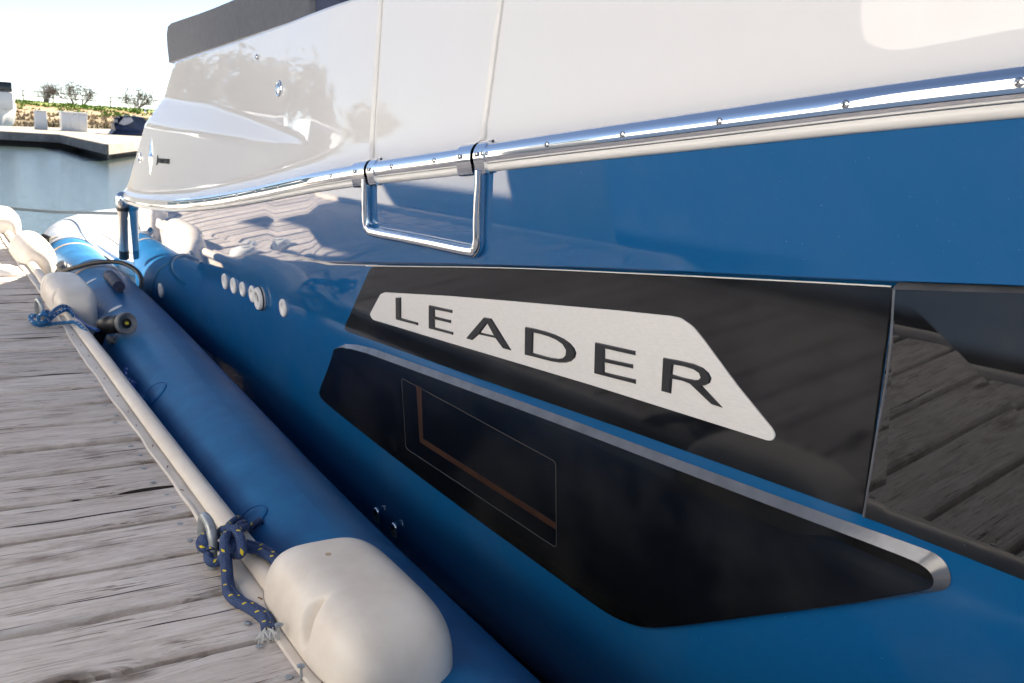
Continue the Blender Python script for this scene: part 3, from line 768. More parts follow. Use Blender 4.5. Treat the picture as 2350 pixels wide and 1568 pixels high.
# star emblem: faceted chrome, long thin vertical rays
ce = wp((346.5, 361), 0.0)
star = [(0, 0.105), (-0.010, 0.026), (-0.048, 0.005), (-0.010, -0.022), (0, -0.098), (0.010, -0.022), (0.048, 0.005), (0.010, 0.026)]
V = [(ce.x-0.012, ce.y, ce.z)]+[(XW(ce.y+a, ce.z+b)-0.001, ce.y+a, ce.z+b) for a, b in star]
mesh('emblem', V, [(0, 1+i, 1+(i+1) % 8) for i in range(8)], 'chrome', boat, fix=True)
star2 = [(-0.022, 0.06), (-0.012, 0.02), (-0.030, -0.004), (-0.014, -0.02), (-0.018, -0.06), (-0.006, -0.02), (-0.004, 0.02)]
V = [(XW(ce.y-a, ce.z+b)-0.005, ce.y-a, ce.z+b) for a, b in star2]+[(XW(ce.y-a, ce.z+b)-0.001, ce.y-a, ce.z+b) for a, b in star2]
m = 7
mesh('emblem', V, [tuple(range(7))]+[(i, (i+1) % m, m+(i+1) % m, m+i) for i in range(m)], 'chrome', boat, fix=True)
# maker's lettering beside the emblem
fc = bpy.data.curves.new('maker_lettering', 'FONT'); fc.body = 'Jeanneau'; fc.size = 0.055; fc.extrude = 0.002; fc.shear = 0.12
tmp = bpy.data.objects.new('tmp_text', fc); COL.objects.link(tmp); bpy.context.view_layer.update()
me = bpy.data.meshes.new_from_object(tmp); bpy.data.objects.remove(tmp)
wmax = max(v.co.x for v in me.vertices)
ta = wp((361, 374), 0); tb = wp((389.5, 377), 0)
ww = abs(ta.y-tb.y)
V = []
for v in me.vertices:
    y = ta.y-(v.co.x/wmax)*ww; z = ta.z+v.co.y+(tb.z-ta.z)*(v.co.x/wmax); V.append((XW(y, z)-0.0035-v.co.z, y, z))
mesh('maker_lettering', V, [tuple(p.vertices) for p in me.polygons], 'letter_black', boat)

# ---- stern: chrome guard post, swim platform
a, b = on_side((281, 458), -0.03), on_side((285, 592), -0.03)
post = tube('stern_post', [a, a*0.85+b*0.15, a*0.5+b*0.5, b*0.85+a*0.15], 0.030, 'post_steel', boat, 20, 3)
tube('post_foot', [b*0.85+a*0.15, b], 0.0305, 'black_rubber', post, 20, smooth_path=False)
lathe('post_collar', [(0.036, -0.03), (0.038, -0.01), (0.038, 0.01), (0.034, 0.03), (0.018, 0.045), (0, 0.047)], a, (0, 0, 1), 'chrome', post, 24)
lathe('post_ring', [(0.0345, -0.012), (0.036, 0), (0.0345, 0.012)], a*0.84+b*0.16, (0, 0, 1), 'black_rubber', post, 24)
pz = -0.06
pp = [Vector((q.x, q.y)) for q in (onz((272, 591), pz), onz((201, 543), pz), onz((203, 533), pz), onz((212, 527), pz))]
pp += [Vector((3.6, pp[-1].y+0.1)), Vector((3.6, pp[0].y-0.1)), Vector((1.25, pp[0].y-0.5))]
def slab(name, poly, z0, z1, mat, parent, bev=0.0):
    bm = bmesh.new(); lo = [bm.verts.new((p.x, p.y, z0)) for p in poly]; hi = [bm.verts.new((p.x, p.y, z1)) for p in poly]
    bm.faces.new(hi); bm.faces.new(lo[::-1])
    for i in range(len(poly)): bm.faces.new((lo[i], lo[(i+1) % len(poly)], hi[(i+1) % len(poly)], hi[i]))
    if bev: bmesh.ops.bevel(bm, geom=list(bm.edges), offset=bev, segments=3, affect='EDGES', profile=0.5)
    bm.normal_update()
    bmesh.ops.triangulate(bm, faces=[f for f in bm.faces if len(f.verts) > 4])
    return frombm(name, bm, mat, parent, bool(bev), 40)
pf = slab('swim_platform', pp, pz-0.10, pz, 'white_gelcoat', boat, 0.015)
tube('platform_rail', [Vector((p.x-0.01, p.y, pz-0.03)) for p in pp[0:4]], 0.026, 'chrome', pf, 14, 6)
tp = offset_poly([Vector(p) for p in pp[:4]]+[Vector((3.4, pp[3].y)), Vector((3.4, pp[0].y))], -0.09)
for k in range(14):
    x0 = 1.27+k*0.11
    ys0, ys1 = pp[0].y+0.15-0.0*k, pp[2].y-0.06+0.0*k
    slab('deck_strip', [Vector((x0, ys0)), Vector((x0+0.104, ys0)), Vector((x0+0.104, ys1)), Vector((x0, ys1))], pz+0.001, pz+0.006, 'teak_grey', pf)
V = [(1.20, 6.0, pz-0.10), (1.22, 7.6, pz-0.10), (1.40, 7.7, -0.75), (1.32, 6.0, -0.75), (3.3, 7.9, pz-0.10), (3.3, 8.0, -0.75)]
mesh('stern_bracket', V, [(0, 1, 2, 3), (1, 4, 5, 2)], 'white_gelcoat', boat)

# ------------------------------------------------------------------ dock: planks, edges, floats
DX0, DX1, DY0, DY1 = -0.82, 0.535, -2.3, 8.15
dock = bpy.data.objects.new('dock', None); link(dock, None, (0, 3, 0)); dock['kind'] = 'structure'
PITCHP = 0.1972; PY0 = 1.68
def plank_mesh(seed):
    rnd = random.Random(seed); L = (DX1-DX0); nx = 26; w = PITCHP-0.022
    V = []; ph = rnd.random()*9
    for i in range(nx+1):
        x = -L/2+L*i/nx
        j0 = noise.noise(Vector((x*3+ph, seed, 0)))*0.0035; j1 = noise.noise(Vector((x*3+ph, seed+5, 2)))*0.0035
        c = noise.noise(Vector((x*1.2, seed+9, 4)))*0.002
        if i in (0, nx): pass
        y0, y1 = -w/2+j0, w/2+j1
        V += [(x, y0, -0.038), (x, y0, -0.008), (x, y0+0.005, -0.001+c), (x, 0, 0.001+c), (x, y1-0.005, -0.001+c), (x, y1, -0.008), (x, y1, -0.038)]
    F = grid_faces(nx+1, 7, False, True)+[tuple(range(7)), tuple(range(nx*7, nx*7+7))[::-1]]
    me = bpy.data.meshes.new('plank'); me.from_pydata(V, [], F)
    bm = bmesh.new(); bm.from_mesh(me); bmesh.ops.recalc_face_normals(bm, faces=bm.faces); bm.to_mesh(me); bm.free()
    me.materials.append(MATS['weathered_plank']); me.polygons.foreach_set('use_smooth', [True]*len(me.polygons)); me.set_sharp_from_angle(angle=math.radians(35))
    return me
pm = [plank_mesh(s) for s in range(7)]
k0 = int(math.floor((DY0-PY0)/PITCHP)); k1 = int((DY1-PY0)/PITCHP)
planks = []
for k in range(k0, k1):
    o = bpy.data.objects.new('plank', pm[(k*5+3) % 7])
    loc = Vector(((DX0+DX1)/2+random.uniform(-.004, .004), PY0+(k+0.5)*PITCHP, random.uniform(-0.0015, 0.0015)))
    link(o, dock, loc)
    if k % 2: o.rotation_euler = (0, 0, math.pi)
    planks.append(o)
# framing under the deck
for nm, lo, hi, mt in (('side_board', (0.487, DY0, -0.27), (0.533, DY1, -0.040), 'dock_timber'), ('side_board', (-0.818, DY0, -0.27), (-0.772, DY1, -0.040), 'dock_timber'),
                       ('float', (-0.70, DY0+0.2, -0.75), (0.40, 2.4, -0.28), 'float_dark'), ('float', (-0.70, 2.8, -0.75), (0.40, DY1-0.2, -0.28), 'float_dark')):
    box(nm, lo, hi, mt, dock, 0.008)
# nail heads in two rows along the plank ends, some standing proud
rn = random.Random(3)
nail_prof = [(0.0065, 0.0), (0.0065, 0.0016), (0.0052, 0.0026), (0.0, 0.003)]
nm_ = None
for k in range(k0, k1):
    for fr_ in (0.25, 0.75):
        for x in (0.475,):
            p = Vector((x+rn.uniform(-.012, .014), PY0+(k+fr_)*PITCHP+rn.uniform(-.02, .02), 0.0008+rn.choice((0, 0, 0.002))))
            if nm_ is None:
                o = lathe('nail', nail_prof, p, (0, 0, 1), 'galvanised', dock, 12); nm_ = o.data
            else:
                o = bpy.data.objects.new('nail', nm_); link(o, dock, p)
for q, hh in (((1985*.3218, 1063.7+.3218*1280), 0.032), ((2145*.3218, 1063.7+.3218*1540), 0.022)):
    p = onz(q, 0)
    lathe('nail', [(0.0025, -0.005), (0.0025, hh), (0.0075, hh+0.0005), (0.0078, hh+0.003), (0.005, hh+0.0045), (0, hh+0.005)], p, (0.05, 0.1, 1), 'galvanised', dock, 14)

# ---- vinyl edge bumper: wavy nailed flange and a round bead
bump_t = thing('edge_bumper', 'cream vinyl bumper strip nailed along the dock edge beside the blue boat', 'dock bumper', (0.52, 3, 0))
yy = np.arange(DY0, DY1-0.15, 0.02)
V = []
for y in yy:
    w = noise.noise(Vector((y*2.6, 0.3, 0)))*0.012+noise.noise(Vector((y*7, 1.3, 0)))*0.004
    lift = max(0, noise.noise(Vector((y*4.1, 7.3, 0))))*0.006
    x0 = 0.497+w
    prof = [(x0, 0.0015), (x0-0.0012, 0.0035+lift), (x0+0.003, 0.0065+lift), (x0+0.009, 0.0062+lift*0.7), (0.516, 0.005), (0.540, 0.0042), (0.545, 0.0015)]
    for a, b in prof: V.append((a, y, b))
fl = mesh('flange', V, grid_faces(len(yy), 7, False, False), 'vinyl_cream', bump_t, True, 22, fix=True)
V = []
for y in yy:
    w = noise.noise(Vector((y*1.1, 4.3, 0)))*0.004; r = 0.0262+noise.noise(Vector((y*3, 9.3, 0)))*0.0008
    cx = 0.5565+w*0.5; czz = 0.004
    for k in range(15):
        a = math.radians(165-k*(345-75)/14*1.0)
        V.append((cx+math.cos(a)*r, y, czz+math.sin(a)*r*0.92))
    V.append((0.538+w*0, y, -0.20))
mesh('bead', V, grid_faces(len(yy), 16), 'vinyl_cream', bump_t, True, 60)
# joints of the bead near the second fender: short sleeve pieces
for y in (4.72, 4.93, 5.28):
    V = []
    for j in range(3):
        for k in range(12):
            a = math.radians(165-k*250/11); V.append((0.5565+math.cos(a)*0.0285, y+j*0.07, 0.004+math.sin(a)*0.0268))
    mesh('bead_sleeve', V, grid_faces(3, 12), 'vinyl_cream', bump_t, True, 60)
# rusty staples through the flange
for k, y in enumerate(np.arange(0.9, 7.2, 0.185)):
    x = 0.5165+rn.uniform(-.003, .003); y = y+rn.uniform(-.03, .03); a = rn.uniform(-.6, .6)
    d = Vector((math.sin(a), math.cos(a), 0))*0.0055; p = Vector((x, y, 0.0065))
    tube('staple', [p-d-Vector((0, 0, .003)), p-d*0.9, p+d*0.9, p+d-Vector((0, 0, .003))], 0.0012, 'rust', bump_t, 6, smooth_path=False)
# opposite edge of the finger, seen only in the hull's reflections
far = thing('edge_bumper', 'cream bumper strip along the far edge of the dock, reflected in the hull', 'dock bumper', (-0.83, 3, 0))
tube('bead', [(-0.835, DY0, 0.004), (-0.835, 3, 0.004), (-0.835, DY1-0.1, 0.004)], 0.027, 'vinyl_cream', far, 14)

# ------------------------------------------------------------------ moulded dock fenders
def fender(cx, cy, cz, rx, ry, rz, label, screws=True, seed=0, e1=3.6, e2=4.2, scoops=((-0.25, 0.42), (-0.25, -0.62))):
    t = thing('dock_fender', label, 'fender', (cx-0.1, cy, 0.02), 'moulded fenders on the dock edge')
    nu, nv = (170, 210) if seed == 1 else (80, 90); V = []
    scoops = scoops if screws else ()
    for i in range(nu+1):
        sy = math.sin(math.pi/2*(2*i/nu-1)); cr = max(0.0, 1-abs(sy)**e2)**(1/e2)
        for j in range(nv):
            th = 2*math.pi*j/nv; ct, st = math.cos(th), math.sin(th)
            rr = cr/(abs(ct)**e1+abs(st)**e1)**(1/e1)
            px_, py_, pz_ = cx+rx*rr*ct, cy+ry*sy, cz+rz*rr*st
            P = Vector((px_, py_, pz_))
            for sw, syc in scoops:
                # screw recess: an oval pocket in the upper face on the dock side
                dy = (py_-(cy+ry*syc)-(pz_-0.06)*0.25)/0.0165; dz = (pz_-0.066)/0.034
                dep = math.exp(-(dy*dy+dz*dz)**2)*max(0.0, min(1.0, (cx-0.01-px_)/0.05))
                P.x += dep*0.030; P.z -= dep*0.010
            # mould parting line
            if abs(pz_-(cz+0.02)) < 0.003 and ct > 0: P.x -= 0.0015
            P.z = max(P.z, 0.0075) if P.x < 0.545 else P.z
            V.append(P)
    F = grid_faces(nu+1, nv, False, True)
    body = mesh('body', V, F, 'fender_plastic', t, True, 60, fix=True)
    if screws:
        for sx, syc in scoops:
            o = Vector((cx-rx+0.026, cy+ry*syc-0.008, 0.040))
            if syc < -0.9: continue
            sc = lathe('screw', [(0.0085, -0.01), (0.0085, 0.004), (0.006, 0.006), (0, 0.0065)], o, (-0.55, -0.1, 0.8), 'steel', t, 14)
    return t
f1 = fender(0.640, 1.445, -0.045, 0.125, 0.225, 0.158, 'large cream moulded dock fender in the foreground, nearest the camera', seed=1, scoops=((-0.25, -0.27),))
f2 = fender(0.592, 4.78, -0.02, 0.098, 0.35, 0.140, 'cream dock fender beside the light blue rope and the black hose', seed=2)
f3 = fender(0.600, 6.40, -0.01, 0.115, 0.42, 0.145, 'round-ended cream dock fender beyond the black hose, between the far fenders', seed=3, e1=2.1, e2=3.4, screws=False)
f4 = fender(0.53, 7.90, 0.0, 0.130, 0.38, 0.150, 'sunlit white fender at the far corner of the dock', False, 4)
# drain hole in the near fender
lathe('drain_hole', [(0.006, -0.001), (0.006, 0.0006), (0.0, 0.0007)], onz((753, 1272), 0.1128), (0, 0, 1), 'tan_insert', f1, 16)

# ------------------------------------------------------------------ blue inflatable tube between dock and hull
TUBE_R = 0.20
TP = [(0.80, -2.2, -0.215), (0.775, -0.6, -0.21), (0.766, 0.9, -0.20), (0.768, 2.0, -0.19), (0.800, 3.2, -0.17), (0.843, 4.4, -0.158), (0.865, 5.6, -0.15), (0.87, 6.3, -0.15), (0.89, 7.0, -0.15)]
infl = thing('inflatable_pen', 'long blue inflatable tube floating between the dock and the boat hull', 'inflatable', (0.79, 3, WZ))
path = catmull(TP, 14)
def tcen(y): 
    for i in range(len(path)-1):
        if path[i].y <= y <= path[i+1].y:
            t = (y-path[i].y)/(path[i+1].y-path[i].y); return path[i].lerp(path[i+1], t)
    return path[-1]
V, F, UV = tube_data(path, TUBE_R, 56)
UV = [(u*2*math.pi*TUBE_R, v) for u, v in UV]
mesh('tube', V, F, 'tube_fabric', infl, True, 60, UV)
TP2 = [(0.89, 7.0, -0.15), (0.95, 7.6, -0.15), (1.12, 8.3, -0.15), (1.5, 8.95, -0.15), (2.1, 9.3, -0.15), (3.6, 9.5, -0.15)]
V, F, UV = tube_data(catmull([(0.886, 6.9, -0.15)]+TP2[0:], 10), 0.207, 40)
mesh('end_section', V, F, 'tube_silver', infl, True, 60, UV)
for y in (5.62, 6.62):
    c = tcen(y); Vr = []
    for j in range(4):
        rr = (TUBE_R+0.0005, TUBE_R+0.003, TUBE_R+0.003, TUBE_R+0.0005)[j]; yy_ = y+(-0.016, -0.012, 0.012, 0.016)[j]
        for k in range(48):
            a = 2*math.pi*k/48; Vr.append((c.x+math.cos(a)*rr, yy_, c.z+math.sin(a)*rr))
    mesh('seam_band', Vr, grid_faces(4, 48, False, True), 'tan_insert', infl, True, 60)
def on_tube(p, off=0.0):
    """photo point -> tube surface"""
    d = ray(*p); best = None; t = 0.3
    while t < 9:
        P = C+d*t; c = tcen(P.y); dist = math.hypot(P.x-c.x, P.z-c.z)-TUBE_R-off
        if dist <= 0.0:
            return P, Vector((P.x-c.x, 0, P.z-c.z)).normalized()
        t += max(0.0008, dist*0.5)
    return C+d*3, Vector((0, 0, 1))
def tube_patch(name, p, ra, rb, mat, parent, th=0.003, rim=True, rot=0.0):
    """oval patch glued on the tube: ra across, rb along"""
    P, nn = on_tube(p); a0 = math.atan2(nn.z, nn.x); V = []; rings = [(1.0, 0.0005), (0.97, th), (0.6, th), (0.0, th)]
    for s_, o in rings:
        for k in range(32):
            a = 2*math.pi*k/32+rot; aa = a0+ra*s_*math.cos(a)/TUBE_R; y = P.y+rb*s_*math.sin(a); c = tcen(y)
            V.append((c.x+math.cos(aa)*(TUBE_R+o), y, c.z+math.sin(aa)*(TUBE_R+o)))
    o = mesh(name, V, grid_faces(4, 32, False, True), mat, parent, True, 60, fix=True)
    if name == 'lashing_patch':
        tube('patch_rim', [Vector(v) for v in V[32:64]]+[Vector(V[32])], 0.0011, 'tube_patch', o, 6, smooth_path=False)
    return o
tube_patch('label_patch', (264, 708.6), 0.034, 0.020, 'white_plastic', infl)
tube_patch('label_patch', (209, 645.7), 0.030, 0.014, 'white_plastic', infl)
tube_patch('lashing_patch', (572, 1196), 0.052, 0.045, 'tube_fabric', infl, 0.0015)
tube_patch('lashing_patch', (352, 905), 0.055, 0.065, 'tube_fabric', infl, 0.0015)
# pocket loop on the second patch
A = [on_tube(p)[0] for p in ((300, 893), (344, 914), (330, 934))]
n_ = on_tube((322, 905))[1]
V = []
for p in ((297, 895), (344, 915), (332, 938), (300, 945)):
    q, nn = on_tube(p); V.append(q+nn*0.002)
for p in ((297, 895), (344, 915), (332, 938), (300, 945)):
    q, nn = on_tube(p); V.append(q+nn*(0.03 if p[0] < 340 else 0.018))
mesh('loop_tab', V, [(0, 1, 5, 4), (1, 2, 6, 5), (2, 3, 7, 6), (3, 0, 4, 7), (4, 5, 6, 7)], 'tube_fabric', infl, fix=True)
# black hose with its fittings and wrapped sleeve
hose = thing('air_hose', 'black rubber air hose arching over the blue inflatable tube', 'hose', on_tube((152, 620))[0])
q0, n0 = on_tube((157, 632)); q1, n1 = on_tube((274, 674)); q2, n2 = on_tube((258, 645))
hp_ = [q0+n0*0.035]
yy0, yy1 = q0.y, q1.y
mids = [(185, 611), (231, 602), (277, 603), (310, 619), (324, 640), (321, 665), (307, 683), (288, 684)]
for i, p in enumerate(mids):
    t = (i+1)/(len(mids)+1); hp_.append(ony(p, yy0+(yy1-yy0)*t))
hp_.append(q1+n1*0.03)
tube('hose', hp_, 0.0125, 'black_rubber', hose, 14, 8)
lathe('hose_fitting', [(0.045, 0.0), (0.045, 0.012), (0.036, 0.016), (0.034, 0.035), (0.026, 0.037), (0.026, 0.058), (0.014, 0.06)], on_tube((150, 622))[0], on_tube((150, 622))[1]+Vector((0.3, -0.3, 0)), 'grey_rubber', hose, 24)
sq, sn = on_tube((252, 642)); eq, en = on_tube((276, 674))
tube('sleeve', [sq+sn*0.02, (sq+eq)/2+sn*0.032, eq+en*0.034], lambda t: 0.030-0.004*abs(math.sin(t*9)), 'fabric_navy', hose, 18, 6)
# pressure relief valve with a grey dial and a plug on a cord
valve = thing('pressure_valve', 'black pressure valve with round grey face and yellow centre on the tube', 'valve', on_tube((250, 755))[0])
bq, bn = on_tube((240, 752)); ax = (on_tube((292, 742))[0]+Vector((0.02, -0.05, 0.05))-(bq+bn*0.02)).normalized()
dq, _n = on_tube((292, 742), 0.055)
bq = dq-Vector((0.45, -0.85, 0.10)).normalized()*0.0
axv = Vector((0.35, -0.90, 0.22)).normalized()
lathe('valve_body', [(0.034, -0.175), (0.039, -0.165), (0.039, -0.12), (0.034, -0.112), (0.034, -0.075), (0.040, -0.07), (0.040, -0.03), (0.034, -0.022)], dq, axv, 'black_rubber', valve, 28)
lathe('dial', [(0.041, -0.026), (0.046, -0.018), (0.046, -0.002), (0.042, 0.003), (0.026, -0.003), (0.022, -0.010), (0.017, -0.009), (0.0, -0.009)], dq, axv, 'grey_rubber', valve, 32)
lathe('valve_ring', [(0.020, -0.009), (0.020, -0.004), (0.014, -0.004), (0.014, -0.009)], dq, axv, 'black_rubber', valve, 24)
lathe('valve_stem', [(0.0065, -0.01), (0.0065, 0.001), (0, 0.0015)], dq, axv, 'yellow', valve, 14)
base = dq-axv*0.14
tube('valve_pipe', [base, base-axv*0.03+Vector((-0.01, 0.01, -0.02)), base-axv*0.04+Vector((-0.03, 0.02, -0.09))], 0.024, 'black_rubber', valve, 16, 6)
pq, pn = on_tube((263, 786)); pq = pq+pn*0.018
lathe('plug', [(0.009, -0.024), (0.009, -0.006), (0.019, -0.006), (0.019, 0.000), (0.013, 0.002), (0.019, 0.003), (0.019, 0.008), (0.010, 0.010), (0.010, 0.020), (0.0, 0.022)], pq, pn+Vector((0, .35, 0)), 'grey_rubber', valve, 20)
tube('plug_cord', [dq-axv*0.02+Vector((-.02, 0, -.03)), (dq+pq)/2+Vector((-0.01, -0.01, -0.01)), pq], 0.0022, 'grey_rubber', valve, 8, 6)
# silver hoses and black coupling at the far end of the inflatable
fh = thing('pump_hoses', 'pair of silver hoses with a black coupling bent over the far end of the tube', 'hose', (0.8, 7.2, 0.1))
tube('hose', [onx(p, 0.86) for p in ((176, 548), (198, 554), (228, 565), (252, 582), (266, 604), (270, 622))][0:0] or [ony(p, yv) for p, yv in (((112, 552), 7.0), ((132, 550), 7.0), ((150, 556), 6.9), ((163, 570), 6.8), ((166, 592), 6.7))], 0.022, 'hose_grey', fh, 14)
tube('hose', [ony(p, yv) for p, yv in (((120, 558), 6.95), ((136, 563), 6.9), ((150, 574), 6.8), ((158, 592), 6.7))], 0.018, 'hose_grey', fh, 14)
tube('coupling', [ony((98, 545), 7.05), ony((116, 553), 7.0)], 0.028, 'black_rubber', fh, 16, smooth_path=False)

# ------------------------------------------------------------------ cleat staples and ropes on the dock
c6 = lambda q: (0.3218*q[0], 1063.7+0.3218*q[1])
cz3 = lambda q: (434.4+0.10399*q[0], 1167.5+0.10399*q[1])    # close view of the navy knot
st1 = thing('cleat_staple', 'galvanised steel staple at the dock edge holding the navy rope', 'dock cleat', onz((490, 1308), 0), 'rope staples on the dock')
sx, sy = onz((487, 1306), 0).x, onz((487, 1306), 0).y
tube('bar', [(sx, sy, -0.01), (sx, sy, 0.055), (sx+0.001, sy+0.008, 0.075), (sx+0.002, sy+0.024, 0.086), (sx+0.003, sy+0.06, 0.088), (sx+0.004, sy+0.085, 0.078), (sx+0.004, sy+0.092, 0.055), (sx+0.004, sy+0.092, -0.01)], 0.0105, 'galvanised', st1, 16, 6)
s2 = onz((98, 739), 0)
st2 = thing('cleat_staple', 'galvanised staple at the dock edge holding the light blue rope', 'dock cleat', s2, 'rope staples on the dock')
tube('bar', [(s2.x, s2.y, -0.01), (s2.x, s2.y, 0.055), (s2.x-0.004, s2.y+0.02, 0.082), (s2.x-0.01, s2.y+0.06, 0.086), (s2.x-0.012, s2.y+0.085, 0.06), (s2.x-0.012, s2.y+0.09, -0.01)], 0.0105, 'galvanised', st2, 14, 6)
# navy rope: positions from the close view, height chosen from what each turn lies on
nr_ = thing('navy_rope', 'navy braided rope with yellow flecks knotted round the staple, frayed end on the planks', 'rope', onz((500, 1310), 0))
RR = 0.0098
def K(*l): return [onz(cz3((a, b)), z) for a, b, z in l]
# vertical tail that comes out of the knot and runs down over the planks
tail = K((905, 610, 0.062), (830, 580, 0.078), (775, 680, 0.080), (770, 800, 0.074), (778, 960, 0.062), (788, 1130, 0.048), (800, 1300, 0.036), (815, 1450, 0.026))
tail += [onz(c6(q), z) for q, z in (((1615, 860), 0.015), ((1628, 930), 0.012), ((1690, 990), 0.0115), ((1770, 1030), 0.011), ((1850, 1085), 0.011), ((1890, 1130), 0.011), ((1900, 1195), 0.011))]
tube('strand', tail, RR, 'rope_navy', nr_, 14, 6)
tail2 = [onz(c6(q), z) for q, z in (((1600, 560), 0.060), ((1612, 700), 0.038), ((1625, 850), 0.013), ((1650, 925), 0.011), ((1715, 985), 0.0105), ((1800, 1030), 0.0105), ((1880, 1085), 0.0105), ((1912, 1140), 0.0105), ((1915, 1195), 0.0105))]
tube('strand', [p+Vector((0.004, 0.002, -0.001)) for p in tail2], RR*0.92, 'rope_navy', nr_, 14, 6)
# loop round the outside of the knot
tube('strand', K((660, 560, 0.055), (760, 470, 0.075), (900, 445, 0.082), (1040, 500, 0.083), (1110, 640, 0.078), (1150, 800, 0.070), (1145, 950, 0.058), (1090, 1010, 0.045), (1010, 960, 0.036)), RR*1.05, 'rope_navy', nr_, 14, 6)
# turns round the staple on its left
tube('strand', K((640, 620, 0.045), (520, 560, 0.05), (390, 600, 0.06), (270, 690, 0.058), (250, 800, 0.05), (330, 880, 0.045), (450, 900, 0.04), (600, 850, 0.035), (760, 800, 0.040), (960, 830, 0.045), (1000, 960, 0.04), (900, 1010, 0.035)), RR, 'rope_navy', nr_, 14, 6)
tube('strand', K((430, 540, 0.056), (330, 610, 0.066), (330, 720, 0.062), (460, 810, 0.052), (470, 930, 0.045)), RR*0.9, 'rope_navy', nr_, 14, 6)
tube('strand', K((440, 960, 0.035), (420, 1060, 0.034), (460, 1160, 0.030), (560, 1185, 0.028), (680, 1150, 0.030), (760, 1060, 0.04), (940, 980, 0.045), (980, 850, 0.06), (930, 720, 0.062)), RR*1.05, 'rope_navy', nr_, 14, 6)
# three turns going over the bead to the tube's lashing patch
for dx_, dy_ in ((0, 0), (110, 100), (170, 180)):
    tube('strand', K((720+dx_*0.6, 560+dy_*0.6, 0.05), (850+dx_, 400+dy_, 0.05), (960+dx_, 290+dy_, 0.05), (1070+dx_*0.9, 225+dy_, 0.044), (1120+dx_*0.8, 235+dy_*1.0, 0.026)), RR*0.86, 'rope_navy', nr_, 12, 6)
q_, n_ = on_tube(cz3((1640, 290))); q2_, n2_ = on_tube(cz3((1350, 590)))
tube('strand', [q2_+n2_*0.0+Vector((-0.02, 0.0, -0.01)), q2_+n2_*0.012, (q_+q2_)/2+n_*0.014, q_+n_*0.008], RR*0.85, 'rope_navy', nr_, 12, 6)
# doubled strand running along the bead under the near fender
tube('strand', K((1200, 830, 0.045), (1330, 880, 0.042), (1500, 930, 0.040), (1680, 1010, 0.040), (1830, 1110, 0.040), (1950, 1230, 0.038)), RR, 'rope_navy', nr_, 14, 6)
tube('strand', K((1240, 760, 0.040), (1380, 800, 0.040), (1560, 840, 0.040), (1750, 930, 0.040), (1900, 1060, 0.038), (2000, 1180, 0.036)), RR*0.9, 'rope_navy', nr_, 14, 6)
# frayed end
e0 = onz(c6((1905, 1205)), 0.010); bm = bmesh.new()
rf_ = random.Random(5)
for k in range(70):
    a = rf_.uniform(-0.75, 0.75); L_ = rf_.uniform(0.014, 0.026); d = Vector((-0.15+math.sin(a)*0.9, -math.cos(a), 0)).normalized()
    s0 = e0+Vector((rf_.uniform(-.012, .012), rf_.uniform(-.004, .004), rf_.uniform(-.006, .008))); s1 = s0+d*L_+Vector((0, 0, -0.004+rf_.uniform(-.003, .004)))
    s1.z = max(0.003, s1.z); w_ = Vector((-d.y, d.x, 0))*0.0011; u_ = Vector((0, 0, 0.0009))
    vs = [bm.verts.new(p) for p in (s0-w_, s0+w_, s0+u_, s1-w_*0.6, s1+w_*0.6, s1+u_*0.6)]
    for f in ((0, 1, 4, 3), (1, 2, 5, 4), (2, 0, 3, 5)): bm.faces.new([vs[i] for i in f])
frombm('frayed_end', bm, 'frayed', nr_)['kind'] = 'stuff'
# light blue rope round the second staple
cz2 = lambda q: (54.3+0.13865*q[0], 665.2+0.13865*q[1])
lr = thing('light_blue_rope', 'light blue and white braided rope tied to the far staple and over the bumper', 'rope', s2)
def K2(*l): return [onz(cz2((a, b)), z) for a, b, z in l]
r2 = 0.0085
tube('strand', K2((360, 420, .07), (330, 360, .075), (400, 380, .06), (400, 470, .05), (330, 540, .04), (250, 500, .05), (260, 430, .07), (320, 400, .08), (420, 420, .07), (520, 330, .060), (620, 275, .058), (700, 280, .052), (760, 340, .036)), r2, 'rope_blue', lr, 12, 6)
tube('strand', K2((200, 430, .045), (120, 430, .04), (110, 490, .03), (180, 540, .025), (300, 545, .025), (400, 520, .03), (480, 450, .045), (560, 390, .052), (680, 330, .056), (750, 350, .045), (830, 430, .035)), r2, 'rope_blue', lr, 12, 6)
tube('strand', K2((130, 470, .018), (160, 560, .012), (260, 590, .011), (400, 575, .012), (540, 555, .02), (680, 545, .034), (800, 535, .04), (880, 550, .038), (960, 620, .03), (1040, 710, .02), (1110, 800, .012), (1200, 920, .008), (1330, 1090, .004), (1450, 1250, .0), (1600, 1450, -.004), (1680, 1540, -.008)), r2*0.95, 'rope_blue', lr, 12, 6)
tube('strand', K2((740, 310, .045), (840, 420, .03), (960, 540, .02), (1100, 630, .02), (1230, 670, .02)), r2*0.95, 'rope_royal', lr, 12, 6)
# royal blue knot at the tube's loop
kq, kn = on_tube((300, 885)); kr = thing('royal_blue_knot', 'short royal blue rope knot standing at the loop on the tube', 'rope', kq)
def T_(p, o): q, nn = on_tube(p); return q+nn*o
tube('strand', [T_((286, 878), .01), T_((296, 888), .025), T_((308, 892), .02), T_((314, 884), .012), T_((304, 878), .03), T_((292, 884), .034), T_((300, 895), .02), T_((315, 892), .012)], 0.0085, 'rope_royal', kr, 12, 6)
tube('strand', [T_((302, 886), .02), T_((304, 876), .03), T_((306, 866), .034), T_((309, 857), .036)], 0.0080, 'rope_royal', kr, 12, 6)

